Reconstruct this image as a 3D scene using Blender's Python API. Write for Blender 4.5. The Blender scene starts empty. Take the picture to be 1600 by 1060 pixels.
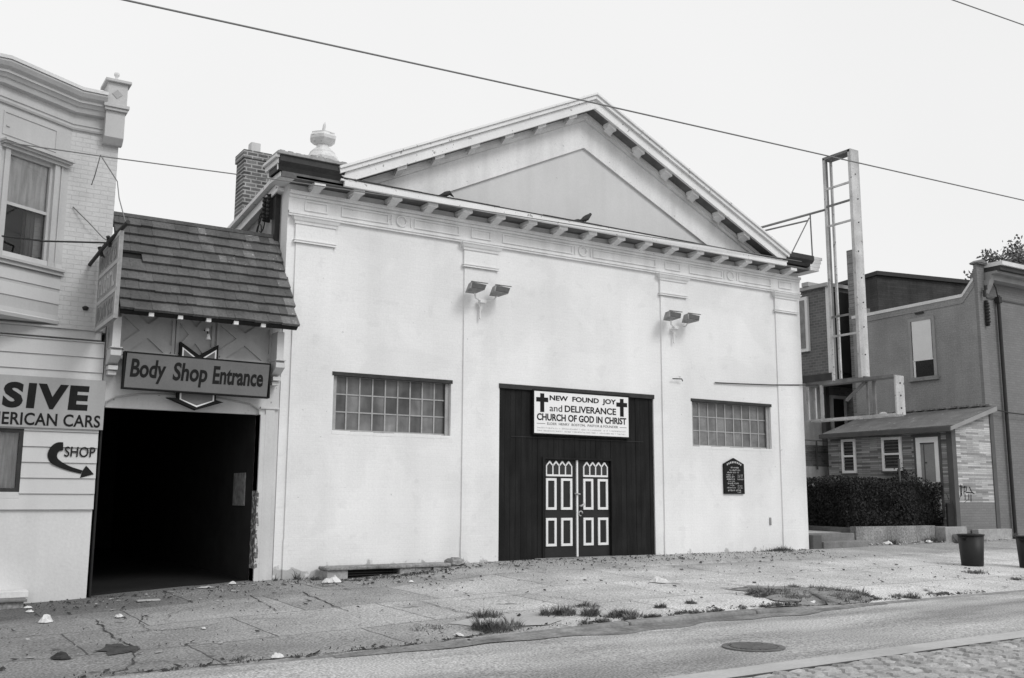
import bpy, bmesh, math, random
from mathutils import Vector, Matrix
R = math.radians
rnd = random.Random(7)
S = bpy.context.scene
COL = S.collection

# ------------------------------------------------------------------ camera
yaw, pitch, roll = R(32.2), R(9.02), R(0.29)
fw = Vector((math.sin(yaw)*math.cos(pitch), math.cos(yaw)*math.cos(pitch), math.sin(pitch)))
rt = Vector((math.cos(yaw), -math.sin(yaw), 0)); up = rt.cross(fw)
r2 = rt*math.cos(roll) + up*math.sin(roll); u2 = r2.cross(fw)
cd = bpy.data.cameras.new("camera"); cam = bpy.data.objects.new("camera", cd); COL.objects.link(cam)
cd.sensor_width = 36; cd.lens = 35.01; cd.clip_start = .1; cd.clip_end = 3000
m = Matrix((r2, u2, -fw)).transposed().to_4x4(); m.translation = Vector((0, -17.5, 1.26))
cam.matrix_world = m
S.camera = cam

# ------------------------------------------------------------------ overcast sky and soft sun
SUN_EL, SUN_AZ = 43.0, 160.0        # azimuth clockwise from +Y: high, in front of the church and a little to the right
W = bpy.data.worlds.new("World"); S.world = W; W.use_nodes = True
nt = W.node_tree; nt.nodes.clear()
sky = nt.nodes.new('ShaderNodeTexSky'); sky.sky_type = 'NISHITA'; sky.sun_disc = False
sky.sun_elevation = R(SUN_EL); sky.sun_rotation = R(SUN_AZ); sky.dust_density = 4
bw = nt.nodes.new('ShaderNodeRGBToBW'); nt.links.new(sky.outputs[0], bw.inputs[0])
tc = nt.nodes.new('ShaderNodeTexCoord')
cl = nt.nodes.new('ShaderNodeTexNoise'); cl.inputs['Scale'].default_value = 1.6; cl.inputs['Detail'].default_value = 3
nt.links.new(tc.outputs['Generated'], cl.inputs['Vector'])
mr = nt.nodes.new('ShaderNodeMapRange'); mr.inputs['From Min'].default_value = .3; mr.inputs['From Max'].default_value = .7
mr.inputs['To Min'].default_value = 9.5; mr.inputs['To Max'].default_value = 10.1    # the cloud layer, nearly even
nt.links.new(cl.outputs[0], mr.inputs['Value'])
mx = nt.nodes.new('ShaderNodeMix'); mx.data_type = 'FLOAT'; mx.inputs[0].default_value = .88
nt.links.new(bw.outputs[0], mx.inputs[2]); nt.links.new(mr.outputs[0], mx.inputs[3])
bg = nt.nodes.new('ShaderNodeBackground'); bg.inputs['Strength'].default_value = .1
nt.links.new(mx.outputs[0], bg.inputs['Color'])
wo = nt.nodes.new('ShaderNodeOutputWorld'); nt.links.new(bg.outputs[0], wo.inputs[0])
sl = bpy.data.lights.new("sun", 'SUN'); sl.energy = 1.25; sl.angle = R(20); sl.color = (1, 1, 1)
so = bpy.data.objects.new("sun", sl); COL.objects.link(so); so.location = (20, -30, 40)
sd = Vector((math.sin(R(SUN_AZ))*math.cos(R(SUN_EL)), math.cos(R(SUN_AZ))*math.cos(R(SUN_EL)), math.sin(R(SUN_EL))))
so.rotation_euler = sd.to_track_quat('Z', 'Y').to_euler()
S.view_settings.view_transform = 'Standard'; S.view_settings.look = 'None'
S.view_settings.exposure = 0.0; S.view_settings.gamma = 1
S.cycles.use_denoising = True

# ------------------------------------------------------------------ materials (the photograph is black and white: all greys)
def mat(name, v, rough=.85, var=.1, scale=1.5, fine=.05, fscale=40, streak=0, sscale=3, bump=.15, bscale=60,
        brick=None, spots=None, metal=0, spec=.3, coat=0):
    """v grey value; var/fine noise amounts; brick=dict(axis,w,h,mortar,dark,bump,var); spots=(threshold, scale, value)"""
    M = bpy.data.materials.new(name); M.use_nodes = True
    t = M.node_tree; t.nodes.clear(); N = t.nodes.new; L = t.links.new
    out = N('ShaderNodeOutputMaterial'); b = N('ShaderNodeBsdfPrincipled'); L(b.outputs[0], out.inputs[0])
    b.inputs['Roughness'].default_value = rough; b.inputs['Metallic'].default_value = metal
    b.inputs['Specular IOR Level'].default_value = spec
    co = N('ShaderNodeTexCoord').outputs['Object']
    def noise(sc, det=4, vec=co):
        n = N('ShaderNodeTexNoise'); n.inputs['Scale'].default_value = sc; n.inputs['Detail'].default_value = det
        L(vec, n.inputs['Vector']); return n.outputs[0]
    def mth(op, a, c, clamp=False):
        q = N('ShaderNodeMath'); q.operation = op; q.use_clamp = clamp
        for i, x in enumerate((a, c)):
            if isinstance(x, (int, float)): q.inputs[i].default_value = x
            else: L(x, q.inputs[i])
        return q.outputs[0]
    def rng(x, a, c, d, e):
        q = N('ShaderNodeMapRange'); q.inputs[1].default_value = a; q.inputs[2].default_value = c
        q.inputs[3].default_value = d; q.inputs[4].default_value = e; L(x, q.inputs[0]); return q.outputs[0]
    val = rng(noise(scale), .25, .75, v*(1-var), v*(1+var))
    if fine: val = mth('MULTIPLY', val, rng(noise(fscale, 6), .25, .75, 1-fine, 1+fine))
    if streak:
        mp = N('ShaderNodeMapping'); L(co, mp.inputs[0]); mp.inputs['Scale'].default_value = (1, 1, .12)
        val = mth('MULTIPLY', val, rng(noise(sscale, 5, mp.outputs[0]), .35, .62, 1-streak, 1.0))
    hgt = noise(bscale, 5)
    if brick:
        sp = N('ShaderNodeSeparateXYZ'); L(co, sp.inputs[0]); cb = N('ShaderNodeCombineXYZ')
        a, c = {'xz': (0, 2), 'yz': (1, 2), 'xy': (0, 1)}[brick['axis']]
        L(sp.outputs[a], cb.inputs[0]); L(sp.outputs[c], cb.inputs[1])
        vec = cb.outputs[0]
        if brick.get('warp'):
            nn = N('ShaderNodeTexNoise'); nn.inputs['Scale'].default_value = brick.get('wscale', 3); L(co, nn.inputs['Vector'])
            vm = N('ShaderNodeVectorMath'); vm.operation = 'MULTIPLY_ADD'; L(nn.outputs[1], vm.inputs[0])
            vm.inputs[1].default_value = (brick['warp'],)*3; L(vec, vm.inputs[2]); vec = vm.outputs[0]
        bt = N('ShaderNodeTexBrick'); L(vec, bt.inputs['Vector']); bt.inputs['Scale'].default_value = 1
        bt.inputs['Brick Width'].default_value = brick['w']; bt.inputs['Row Height'].default_value = brick['h']
        bt.inputs['Mortar Size'].default_value = brick.get('mortar', .008); bt.inputs['Mortar Smooth'].default_value = .3
        bv = brick.get('var', .1)
        bt.inputs['Color1'].default_value = (1-bv,)*3+(1,); bt.inputs['Color2'].default_value = (1+bv,)*3+(1,)
        bt.inputs['Mortar'].default_value = (brick.get('dark', .7),)*3+(1,)
        bt.inputs['Bias'].default_value = 0
        g = N('ShaderNodeRGBToBW'); L(bt.outputs[0], g.inputs[0]); val = mth('MULTIPLY', val, g.outputs[0])
        hgt = mth('SUBTRACT', hgt, mth('MULTIPLY', bt.outputs['Fac'], brick.get('bump', 2)))
    if spots:
        th, ss, sv = spots
        k = rng(noise(ss, 8), th, th+.03, 0, 1)
        mxn = N('ShaderNodeMix'); mxn.data_type = 'FLOAT'; L(k, mxn.inputs[0]); L(val, mxn.inputs[2]); mxn.inputs[3].default_value = sv
        val = mxn.outputs[0]
    L(val, b.inputs['Base Color'])
    if bump:
        bp = N('ShaderNodeBump'); bp.inputs['Strength'].default_value = bump; bp.inputs['Distance'].default_value = .01
        L(hgt, bp.inputs['Height']); L(bp.outputs[0], b.inputs['Normal'])
    return M

def weather(M, grime=.36):
    # repainted patches, hairline scuffs and splashed dirt blots at the wall foot
    t = M.node_tree; b = [n for n in t.nodes if n.type == 'BSDF_PRINCIPLED'][0]; L = t.links.new; N = t.nodes.new
    src = b.inputs['Base Color'].links[0].from_socket
    co = N('ShaderNodeTexCoord').outputs['Object']
    def noise(sc, det, dist=0):
        n = N('ShaderNodeTexNoise'); n.inputs['Scale'].default_value = sc; n.inputs['Detail'].default_value = det; n.inputs['Distortion'].default_value = dist
        L(co, n.inputs['Vector']); return n.outputs[0]
    def rng(x, a, c, d, e):
        q = N('ShaderNodeMapRange'); q.inputs[1].default_value = a; q.inputs[2].default_value = c; q.inputs[3].default_value = d; q.inputs[4].default_value = e; L(x, q.inputs[0]); return q.outputs[0]
    def mul(a, c):
        q = N('ShaderNodeMath'); q.operation = 'MULTIPLY'; L(a, q.inputs[0]); L(c, q.inputs[1]); return q.outputs[0]
    v = mul(src, rng(noise(.55, 9, .6), .47, .52, .97, 1.015)); v = mul(v, rng(noise(3.1, 9, .3), .60, .66, 1.0, .95))
    sp = N('ShaderNodeSeparateXYZ'); L(co, sp.inputs[0])
    q = N('ShaderNodeMath'); q.operation = 'MULTIPLY_ADD'; L(sp.outputs[2], q.inputs[0]); q.inputs[1].default_value = -1.1; L(noise(4.5, 9), q.inputs[2])
    k = rng(q.outputs[0], .52, .60, 0, .8)
    mxn = N('ShaderNodeMix'); mxn.data_type = 'FLOAT'; L(k, mxn.inputs[0]); L(v, mxn.inputs[2]); mxn.inputs[3].default_value = grime
    L(mxn.outputs[0], b.inputs['Base Color']); return M

def islands(M, lo, hi):
    # each separate piece (pane, shingle) a little lighter or darker than its neighbour
    t = M.node_tree; b = [n for n in t.nodes if n.type == 'BSDF_PRINCIPLED'][0]; L = t.links.new; N = t.nodes.new
    src = b.inputs['Base Color'].links[0].from_socket
    q = N('ShaderNodeMapRange'); L(N('ShaderNodeNewGeometry').outputs['Random Per Island'], q.inputs[0]); q.inputs[3].default_value = lo; q.inputs[4].default_value = hi
    m_ = N('ShaderNodeMath'); m_.operation = 'MULTIPLY'; L(src, m_.inputs[0]); L(q.outputs[0], m_.inputs[1]); L(m_.outputs[0], b.inputs['Base Color']); return M

def glass(name, tint=.6):
    M = bpy.data.materials.new(name); M.use_nodes = True; t = M.node_tree; t.nodes.clear(); N = t.nodes.new; L = t.links.new
    o = N('ShaderNodeOutputMaterial'); mxs = N('ShaderNodeMixShader'); tr = N('ShaderNodeBsdfTransparent'); gl = N('ShaderNodeBsdfGlossy')
    tr.inputs[0].default_value = (tint,)*3+(1,); gl.inputs['Roughness'].default_value = .03; gl.inputs[0].default_value = (.8,)*3+(1,)
    fr = N('ShaderNodeFresnel'); fr.inputs[0].default_value = 1.6
    L(fr.outputs[0], mxs.inputs[0]); L(tr.outputs[0], mxs.inputs[1]); L(gl.outputs[0], mxs.inputs[2]); L(mxs.outputs[0], o.inputs[0])
    return M

K = {}
def facade_mat():
  M = mat('white_painted_facade', .80, .75, .06, .5, .05, 25, streak=.07, sscale=1.3, bump=.22, bscale=30,
                  brick=dict(axis='xz', w=.22, h=.075, mortar=.006, dark=.985, bump=.45, var=.01, warp=.014), spots=(.715, 8, .55))
  return weather(M)
K['facade'] = facade_mat()
K['trim'] = mat('white_painted_trim', .78, .65, .08, 1.2, .07, 30, streak=.12, sscale=4, bump=.12, spots=(.70, 14, .45))
K['trim2'] = mat('cornice_fascia_paint', .78, .65, .08, 1.5, .06, 30, bump=.15, spots=(.66, 12, .35))
K['urnpaint'] = mat('flaking_white_urn_paint', .66, .8, .12, 4, .12, 25, bump=.4, spots=(.64, 12, .35))
K['soffit'] = mat('shaded_soffit_paint', .13, .85, .3, 3, .15, 20, bump=.3)  # darkened in colour so the gaps between the brackets look shaded
K['tymp'] = mat('grey_tympanum_paint', .62, .8, .05, .8, .04, 30, streak=.05, bump=.2, spots=(.71, 6, .42))
K['sidewall'] = mat('church_side_stucco', .42, .9, .25, 1.2, .12, 14, streak=.25, bump=.5, bscale=20)
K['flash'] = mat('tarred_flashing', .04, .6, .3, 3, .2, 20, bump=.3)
K['board'] = mat('dark_stained_boards', .017, .75, .3, 2, .2, 30, streak=.4, sscale=8, bump=.2, spec=.15)
K['door'] = mat('dark_door_paint', .019, .6, .2, 3, .1, 30, bump=.1)
K['doorglass'] = mat('dark_leaded_glass', .012, .15, .2, 5, 0, bump=.05, spec=.6)
K['white'] = mat('white_gloss_paint', .8, .45, .05, 4, .04, 40, bump=.06)
K['steel'] = mat('grey_window_steel', .36, .6, .15, 5, .1, 40, bump=.15)
K['lintel'] = mat('rusty_lintel_steel', .035, .7, .3, 6, .2, 30, bump=.3)
K['pane_a'] = mat('wired_glass_with_plastic', .15, .3, .6, 2.6, .06, 9, streak=.3, sscale=7, bump=.7, bscale=5, spec=.5)
K['pane_b'] = mat('pale_wired_glass', .19, .35, .35, 4, .15, 22, bump=.4, bscale=9, spec=.5)
K['ink'] = mat('dark_sign_paint', .016, .75, .2, 5, .15, 30, bump=.05, spec=.12)
K['inkgrey'] = mat('faded_grey_sign_paint', .22, .6, .15, 8, .1, 40, bump=.03)
K['inkpale'] = mat('very_faded_sign_paint', .52, .6, .15, 8, .1, 40, bump=.03)
K['signwhite'] = mat('white_sign_board', .84, .5, .03, 2, .02, 30, bump=.04)
K['signgrey'] = mat('mid_grey_sign_board', .15, .65, .14, 2, .08, 30, bump=.05)
K['signpale'] = mat('pale_grey_sign_board', .38, .6, .06, 2, .05, 30, streak=.1, bump=.08)
K['signfaded'] = mat('faded_hanging_sign_paint', .34, .7, .2, 3, .15, 20, streak=.15, bump=.1)
K['signfaded2'] = mat('faded_sign_stripe', .5, .7, .12, 3, .1, 20, bump=.1)
K['housebrick'] = mat('pale_painted_brick', .58, .8, .07, 1.5, .06, 30, streak=.06, bump=.5, bscale=25,
                      brick=dict(axis='xz', w=.225, h=.078, mortar=.007, dark=.88, bump=1.5, var=.03, warp=.012), spots=(.73, 6, .16))
K['housetrim'] = mat('pale_grey_house_trim', .50, .65, .07, 1.5, .05, 30, streak=.08, bump=.1)
K['clap'] = mat('pale_clapboard_paint', .58, .7, .05, 1, .03, 30, streak=.06, bump=.1)
K['housebase'] = mat('painted_stucco_base', .66, .8, .06, 1, .05, 20, streak=.08, bump=.3, bscale=25, spots=(.735, 4, .4))
K['gloomfloor'] = mat('shaded_workshop_floor', .014, .9, .4, 1.5, .3, 15, bump=.4)  # near-black floor: the darkness of the unlit room is put into its colour
K['gloomwall'] = mat('shaded_workshop_wall', .03, .9, .3, 2, .1, 20, bump=.2)  # walls coloured very dark to make the room behind the doorway look unlit
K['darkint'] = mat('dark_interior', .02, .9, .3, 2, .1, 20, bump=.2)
K['curtain'] = mat('hanging_curtain', .78, .9, .1, 2, .05, 30, streak=.35, sscale=14, bump=.1)
K['shingle'] = mat('weathered_wood_shingle', .105, .85, .3, 2.2, .25, 25, bump=.6, bscale=25)
K['shinglepale'] = mat('sun_bleached_shingle', .15, .85, .35, 3, .25, 25, bump=.6, bscale=25, spots=(.66, 25, .42))
K['garage'] = mat('garage_front_paint', .62, .75, .06, 1.5, .05, 30, streak=.1, sscale=4, bump=.15, spots=(.68, 9, .3))
K['gpanel'] = mat('garage_panel_paint', .44, .8, .08, 1.5, .05, 30, streak=.1, bump=.15)
K['peel'] = mat('peeling_bare_wood', .15, .9, .6, 12, .3, 40, bump=.5, spots=(.54, 14, .55))
K['oldbrick'] = mat('dark_sooty_brick', .13, .9, .3, 3, .2, 25, bump=.8, bscale=30,
                    brick=dict(axis='xz', w=.23, h=.085, mortar=.017, dark=2.8, bump=1.0, var=.55, warp=.01))
K['oldbrick_y'] = mat('dark_sooty_brick_flank', .2, .9, .35, 3, .2, 25, bump=.8, bscale=30,
                      brick=dict(axis='yz', w=.21, h=.075, mortar=.01, dark=1.5, bump=1.0, var=.3, warp=.01))
K['rhouse'] = mat('grey_painted_brick_front', .20, .85, .1, 1.2, .08, 25, bump=.5, bscale=25,
                  brick=dict(axis='xz', w=.21, h=.075, mortar=.008, dark=.85, bump=1.2, var=.06))
K['rhouse_y'] = mat('grey_painted_brick_flank', .28, .85, .16, 1.2, .2, 26, streak=.1, bump=.6, bscale=22,
                    brick=dict(axis='yz', w=.21, h=.075, mortar=.007, dark=.95, bump=.8, var=.03))
K['coping'] = mat('pale_coping_paint', .66, .8, .12, 2, .1, 25, bump=.2)
K['cornicegrey'] = mat('mid_grey_cornice_paint', .30, .8, .12, 2, .1, 25, bump=.15)
K['darkbrick'] = mat('rear_dark_brick', .055, .9, .25, 1, .2, 14, streak=.3, bump=.4,
                     brick=dict(axis='xz', w=.6, h=.11, mortar=.01, dark=.75, bump=.6, var=.15))
K['rearbrick'] = mat('rear_asphalt_brick', .13, .9, .12, 2, .1, 20, bump=.4,
                     brick=dict(axis='yz', w=.24, h=.1, mortar=.012, dark=1.5, bump=.6, var=.15))
K['rearstucco'] = mat('rear_pale_stucco', .66, .9, .2, 2, .1, 20, streak=.25, bump=.3)
K['rearlow'] = mat('rear_low_brick', .2, .9, .25, 2, .2, 20, bump=.5,
                   brick=dict(axis='xz', w=.21, h=.075, mortar=.01, dark=1.3, bump=1, var=.25))
K['faux_y'] = mat('faux_stone_siding_shaded', .27, .85, .15, 2, .15, 30, bump=.3,  # same siding as the front, with the flank's shade put into its colour
                  brick=dict(axis='yz', w=.6, h=.06, mortar=.005, dark=.45, bump=.8, var=.6, warp=.012, wscale=8))
K['faux_x'] = mat('faux_stone_siding_lit', .40, .85, .12, 2, .15, 30, bump=.3,  # paler copy of the siding: the stronger light on the front is coloured in
                  brick=dict(axis='xz', w=.6, h=.055, mortar=.004, dark=.6, bump=.8, var=.45, warp=.012, wscale=8))
K['shedtrim'] = mat('shed_corner_trim', .10, .8, .15, 3, .1, 30, bump=.1)
K['shedroof'] = mat('felt_shed_roof', .15, .95, .25, 2.5, .25, 30, bump=.5, spots=(.66, 6, .3))
K['concrete'] = mat('rough_concrete', .28, .95, .25, 2, .5, 22, streak=.3, bump=.6, bscale=30)
K['stone'] = mat('worn_stone', .36, .95, .25, 3, .2, 18, bump=.8, bscale=18)
K['iron'] = mat('dark_iron', .03, .6, .2, 5, .1, 30, bump=.2)
K['galv'] = mat('chalky_painted_steel', .55, .7, .2, 3, .12, 30, streak=.3, bump=.2, spots=(.64, 11, .2))
K['galvdark'] = mat('weathered_grey_steel', .19, .6, .3, 3, .15, 30, streak=.2, bump=.15)
K['lamp'] = mat('grey_lamp_housing', .26, .6, .3, 8, .2, 40, bump=.2)
K['lens'] = mat('dirty_lamp_glass', .05, .2, .35, 10, .1, 30, bump=.1, spec=.6)
K['plastic'] = mat('black_bin_plastic', .014, .5, .2, 3, .1, 30, bump=.1)
K['wire'] = mat('black_cable', .2, .7, .1, 5, 0, bump=0)
K['leaf'] = mat('dark_hedge_leaf', .024, .7, .35, 8, .3, 60, bump=0, spec=.3)
K['twig'] = mat('dark_twigs', .02, .9, .3, 8, .1, 40, bump=.2)
K['treeleaf'] = mat('tree_leaf', .15, .7, .4, 1.5, .2, 30, bump=0)
K['bark'] = mat('tree_bark', .08, .9, .3, 4, .3, 20, bump=.5)
K['weed'] = mat('dry_weed_blade', .16, .8, .5, 6, .3, 50, bump=0)
K['paper'] = mat('crumpled_paper', .7, .8, .08, 6, .05, 40, bump=.1)
K['cardboard'] = mat('dull_cardboard', .45, .9, .15, 6, .1, 40, bump=.1)
K['rag'] = mat('dark_damp_rag', .04, .9, .4, 8, .2, 40, bump=.4)
K['crack'] = mat('crack_dirt', .055, .95, .4, 6, .3, 40, bump=.4)
K['pigeon'] = mat('pigeon_feather', .04, .8, .4, 20, .1, 60, bump=.1)
K['castiron'] = mat('worn_cast_iron', .12, .6, .3, 6, .2, 40, bump=.3)
K['sett'] = mat('granite_sett', .33, .8, .3, 5, .2, 40, bump=.5, bscale=40)
K['settbed'] = mat('sett_joint_sand', .23, .95, .3, 5, .2, 40, bump=.5)
K['ground'] = mat('bare_ground', .2, .95, .2, .3, .15, 8, bump=.5)
K['kerbstone'] = mat('dirty_kerb_stone', .23, .95, .35, 1.5, .25, 18, bump=.8, bscale=25)
K['soil'] = mat('dry_dirt', .25, .95, .35, 3, .3, 20, bump=.9, bscale=25)
K['gutterdirt'] = mat('damp_gutter_dirt', .19, .95, .45, 3, .35, 22, bump=1, bscale=25)
K['yard'] = mat('yard_soil', .16, .95, .3, 1, .2, 12, bump=.6)
K['path'] = mat('path_concrete', .42, .9, .15, 1.5, .1, 20, bump=.4)
K['blind'] = mat('window_blind', .72, .8, .04, 3, .03, 30, bump=.05)
K['poster'] = mat('grey_poster_paper', .3, .7, .5, 9, .1, 30, bump=.05)
K['glass'] = glass('window_glass', .92)

for k_, lo_, hi_ in (('pane_a', .4, 1.3), ('pane_b', .65, 1.1), ('shingle', .86, 1.16), ('shinglepale', .8, 1.25), ('sett', .82, 1.18), ('paper', .7, 1.1)): islands(K[k_], lo_, hi_)
K['whiteframe'] = mat('white_window_frame', .88, .6, .06, 3, .05, 30, bump=.05)
K['oldstep'] = mat('dirty_step_concrete', .2, .95, .3, 2, .2, 18, bump=.6)
def sidewalk_mat():
    M = mat('sidewalk_concrete', .45, .95, .22, .9, .75, 38, bump=.9, bscale=35, spots=(.69, 1.7, .2),
            brick=dict(axis='xy', w=2.1, h=1.9, mortar=.012, dark=.45, bump=2, var=.13, warp=.05, wscale=2))
    # the driveway half is an older, oil-darkened surface; the walk in front of the church is paler concrete
    t = M.node_tree; b = [n for n in t.nodes if n.type == 'BSDF_PRINCIPLED'][0]; L = t.links.new; N = t.nodes.new
    src = b.inputs['Base Color'].links[0].from_socket
    co = N('ShaderNodeTexCoord').outputs['Object']; sp = N('ShaderNodeSeparateXYZ'); L(co, sp.inputs[0])
    ns = N('ShaderNodeTexNoise'); ns.inputs['Scale'].default_value = .7; ns.inputs['Detail'].default_value = 6; L(co, ns.inputs['Vector'])
    a = N('ShaderNodeMath'); a.operation = 'MULTIPLY_ADD'; L(ns.outputs[0], a.inputs[0]); a.inputs[1].default_value = 5.5; L(sp.outputs[0], a.inputs[2])
    r = N('ShaderNodeMapRange'); L(a.outputs[0], r.inputs[0]); r.inputs[1].default_value = 4.5; r.inputs[2].default_value = 13.5
    r.inputs[3].default_value = .46; r.inputs[4].default_value = 1.16
    # dirty gritty strip along the wall foot
    n2 = N('ShaderNodeTexNoise'); n2.inputs['Scale'].default_value = 1.4; n2.inputs['Detail'].default_value = 7; L(co, n2.inputs['Vector'])
    a2 = N('ShaderNodeMath'); a2.operation = 'MULTIPLY_ADD'; L(n2.outputs[0], a2.inputs[0]); a2.inputs[1].default_value = 2.2; L(sp.outputs[1], a2.inputs[2])
    r3 = N('ShaderNodeMapRange'); L(a2.outputs[0], r3.inputs[0]); r3.inputs[1].default_value = -1.6; r3.inputs[2].default_value = -.6
    r3.inputs[3].default_value = 1.0; r3.inputs[4].default_value = .66
    mm = N('ShaderNodeMath'); mm.operation = 'MULTIPLY'; L(src, mm.inputs[0]); L(r.outputs[0], mm.inputs[1])
    m3 = N('ShaderNodeMath'); m3.operation = 'MULTIPLY'; L(mm.outputs[0], m3.inputs[0]); L(r3.outputs[0], m3.inputs[1])
    L(m3.outputs[0], b.inputs['Base Color'])
    return M
K['sidewalk'] = sidewalk_mat()

def road_mat():
    M = mat('worn_asphalt', .34, .95, .16, .5, .75, 42, bump=.9, bscale=45, spots=(.70, 1.2, .22))
    t = M.node_tree; b = [n for n in t.nodes if n.type == 'BSDF_PRINCIPLED'][0]; L = t.links.new; N = t.nodes.new
    src = b.inputs['Base Color'].links[0].from_socket
    co = N('ShaderNodeTexCoord').outputs['Object']; mp = N('ShaderNodeMapping'); L(co, mp.inputs[0]); mp.inputs['Scale'].default_value = (.3, 1.3, 1)
    ns = N('ShaderNodeTexNoise'); ns.inputs['Scale'].default_value = 1.1; ns.inputs['Detail'].default_value = 7; L(mp.outputs[0], ns.inputs['Vector'])
    r = N('ShaderNodeMapRange'); L(ns.outputs[0], r.inputs[0]); r.inputs[1].default_value = .36; r.inputs[2].default_value = .64
    r.inputs[3].default_value = .72; r.inputs[4].default_value = 1.3
    mm = N('ShaderNodeMath'); mm.operation = 'MULTIPLY'; L(src, mm.inputs[0]); L(r.outputs[0], mm.inputs[1]); L(mm.outputs[0], b.inputs['Base Color'])
    return M
K['road'] = road_mat()

# ------------------------------------------------------------------ mesh helpers
class MB:
    def __init__(s): s.v = []; s.f = []
    def quad(s, *p):
        i = len(s.v); s.v += [tuple(q) for q in p]; s.f.append(tuple(range(i, i+len(p)))); return s
    def hexa(s, p):                       # 8 corners: bottom ring 0-3, top ring 4-7
        i = len(s.v); s.v += [tuple(q) for q in p]
        for f in ((3, 2, 1, 0), (4, 5, 6, 7), (0, 1, 5, 4), (1, 2, 6, 5), (2, 3, 7, 6), (3, 0, 4, 7)): s.f.append(tuple(i+k for k in f))
        return s
    def box(s, x0, x1, y0, y1, z0, z1):
        return s.hexa([(x0, y0, z0), (x1, y0, z0), (x1, y1, z0), (x0, y1, z0), (x0, y0, z1), (x1, y0, z1), (x1, y1, z1), (x0, y1, z1)])
    def prism(s, pts, plane, a, b):
        n = len(pts); i = len(s.v)
        def w(p, c): return {'xz': (p[0], c, p[1]), 'yz': (c, p[0], p[1]), 'xy': (p[0], p[1], c)}[plane]
        s.v += [w(p, a) for p in pts]+[w(p, b) for p in pts]
        s.f.append(tuple(i+k for k in range(n))); s.f.append(tuple(i+n+k for k in reversed(range(n))))
        for k in range(n): s.f.append((i+k, i+(k+1) % n, i+n+(k+1) % n, i+n+k))
        return s
    def tube(s, pts, r, n=8):
        pts = [Vector(p) for p in pts]; rr = r if isinstance(r, (list, tuple)) else [r]*len(pts); i0 = len(s.v)
        t0 = (pts[1]-pts[0]).normalized(); a = t0.orthogonal().normalized()
        for k, p in enumerate(pts):
            t = (pts[min(k+1, len(pts)-1)]-pts[max(k-1, 0)]).normalized()
            a = (a-t*a.dot(t)).normalized(); b = t.cross(a)
            for j in range(n):
                q = 2*math.pi*j/n; s.v.append(tuple(p+(a*math.cos(q)+b*math.sin(q))*rr[k]))
        for k in range(len(pts)-1):
            for j in range(n): s.f.append((i0+k*n+j, i0+k*n+(j+1) % n, i0+(k+1)*n+(j+1) % n, i0+(k+1)*n+j))
        s.f.append(tuple(i0+j for j in reversed(range(n)))); e = i0+(len(pts)-1)*n; s.f.append(tuple(e+j for j in range(n)))
        return s
    def lathe(s, prof, cx, cy, n=24, rot=0, sq=False):
        i0 = len(s.v)
        for r, z in prof:
            for j in range(n):
                q = 2*math.pi*j/n+rot; s.v.append((cx+r*math.cos(q), cy+r*math.sin(q), z))
        for k in range(len(prof)-1):
            for j in range(n): s.f.append((i0+k*n+j, i0+k*n+(j+1) % n, i0+(k+1)*n+(j+1) % n, i0+(k+1)*n+j))
        s.f.append(tuple(i0+j for j in reversed(range(n)))); e = i0+(len(prof)-1)*n; s.f.append(tuple(e+j for j in range(n)))
        return s
    def sweep(s, path, prof):             # path in plan, going so that outside is to the right; prof closed ring of (out, z)
        n = len(prof); i0 = len(s.v); P = [Vector(p) for p in path]
        for k, p in enumerate(P):
            d1 = (P[k]-P[k-1]).normalized() if k > 0 else (P[1]-P[0]).normalized()
            d2 = (P[k+1]-P[k]).normalized() if k < len(P)-1 else d1
            n1 = Vector((d1.y, -d1.x)); n2 = Vector((d2.y, -d2.x)); mm = (n1+n2).normalized(); sc = 1/max(.3, mm.dot(n1))
            for o, z in prof: s.v.append((p.x+mm.x*o*sc, p.y+mm.y*o*sc, z))
        for k in range(len(P)-1):
            for j in range(n): s.f.append((i0+k*n+j, i0+k*n+(j+1) % n, i0+(k+1)*n+(j+1) % n, i0+(k+1)*n+j))
        s.f.append(tuple(i0+j for j in reversed(range(n)))); e = i0+(len(P)-1)*n; s.f.append(tuple(e+j for j in range(n)))
        return s
    def frame(s, x0, x1, z0, z1, w, y0, y1):   # rectangular picture frame in XZ
        s.box(x0, x1, y0, y1, z0, z0+w); s.box(x0, x1, y0, y1, z1-w, z1)
        s.box(x0, x0+w, y0, y1, z0+w, z1-w); s.box(x1-w, x1, y0, y1, z0+w, z1-w); return s
    def chevron(s, xc, za, zb, ha, hb, sl, y0, y1, cut=None):
        p = [(xc-ha, za-sl*ha), (xc, za), (xc+ha, za-sl*ha), (xc+hb, zb-sl*hb), (xc, zb), (xc-hb, zb-sl*hb)]
        h = p[:2]+p[4:]; g = p[1:5]
        return s.prism(h, 'xz', y0, y1).prism(g, 'xz', y0, y1)

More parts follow.
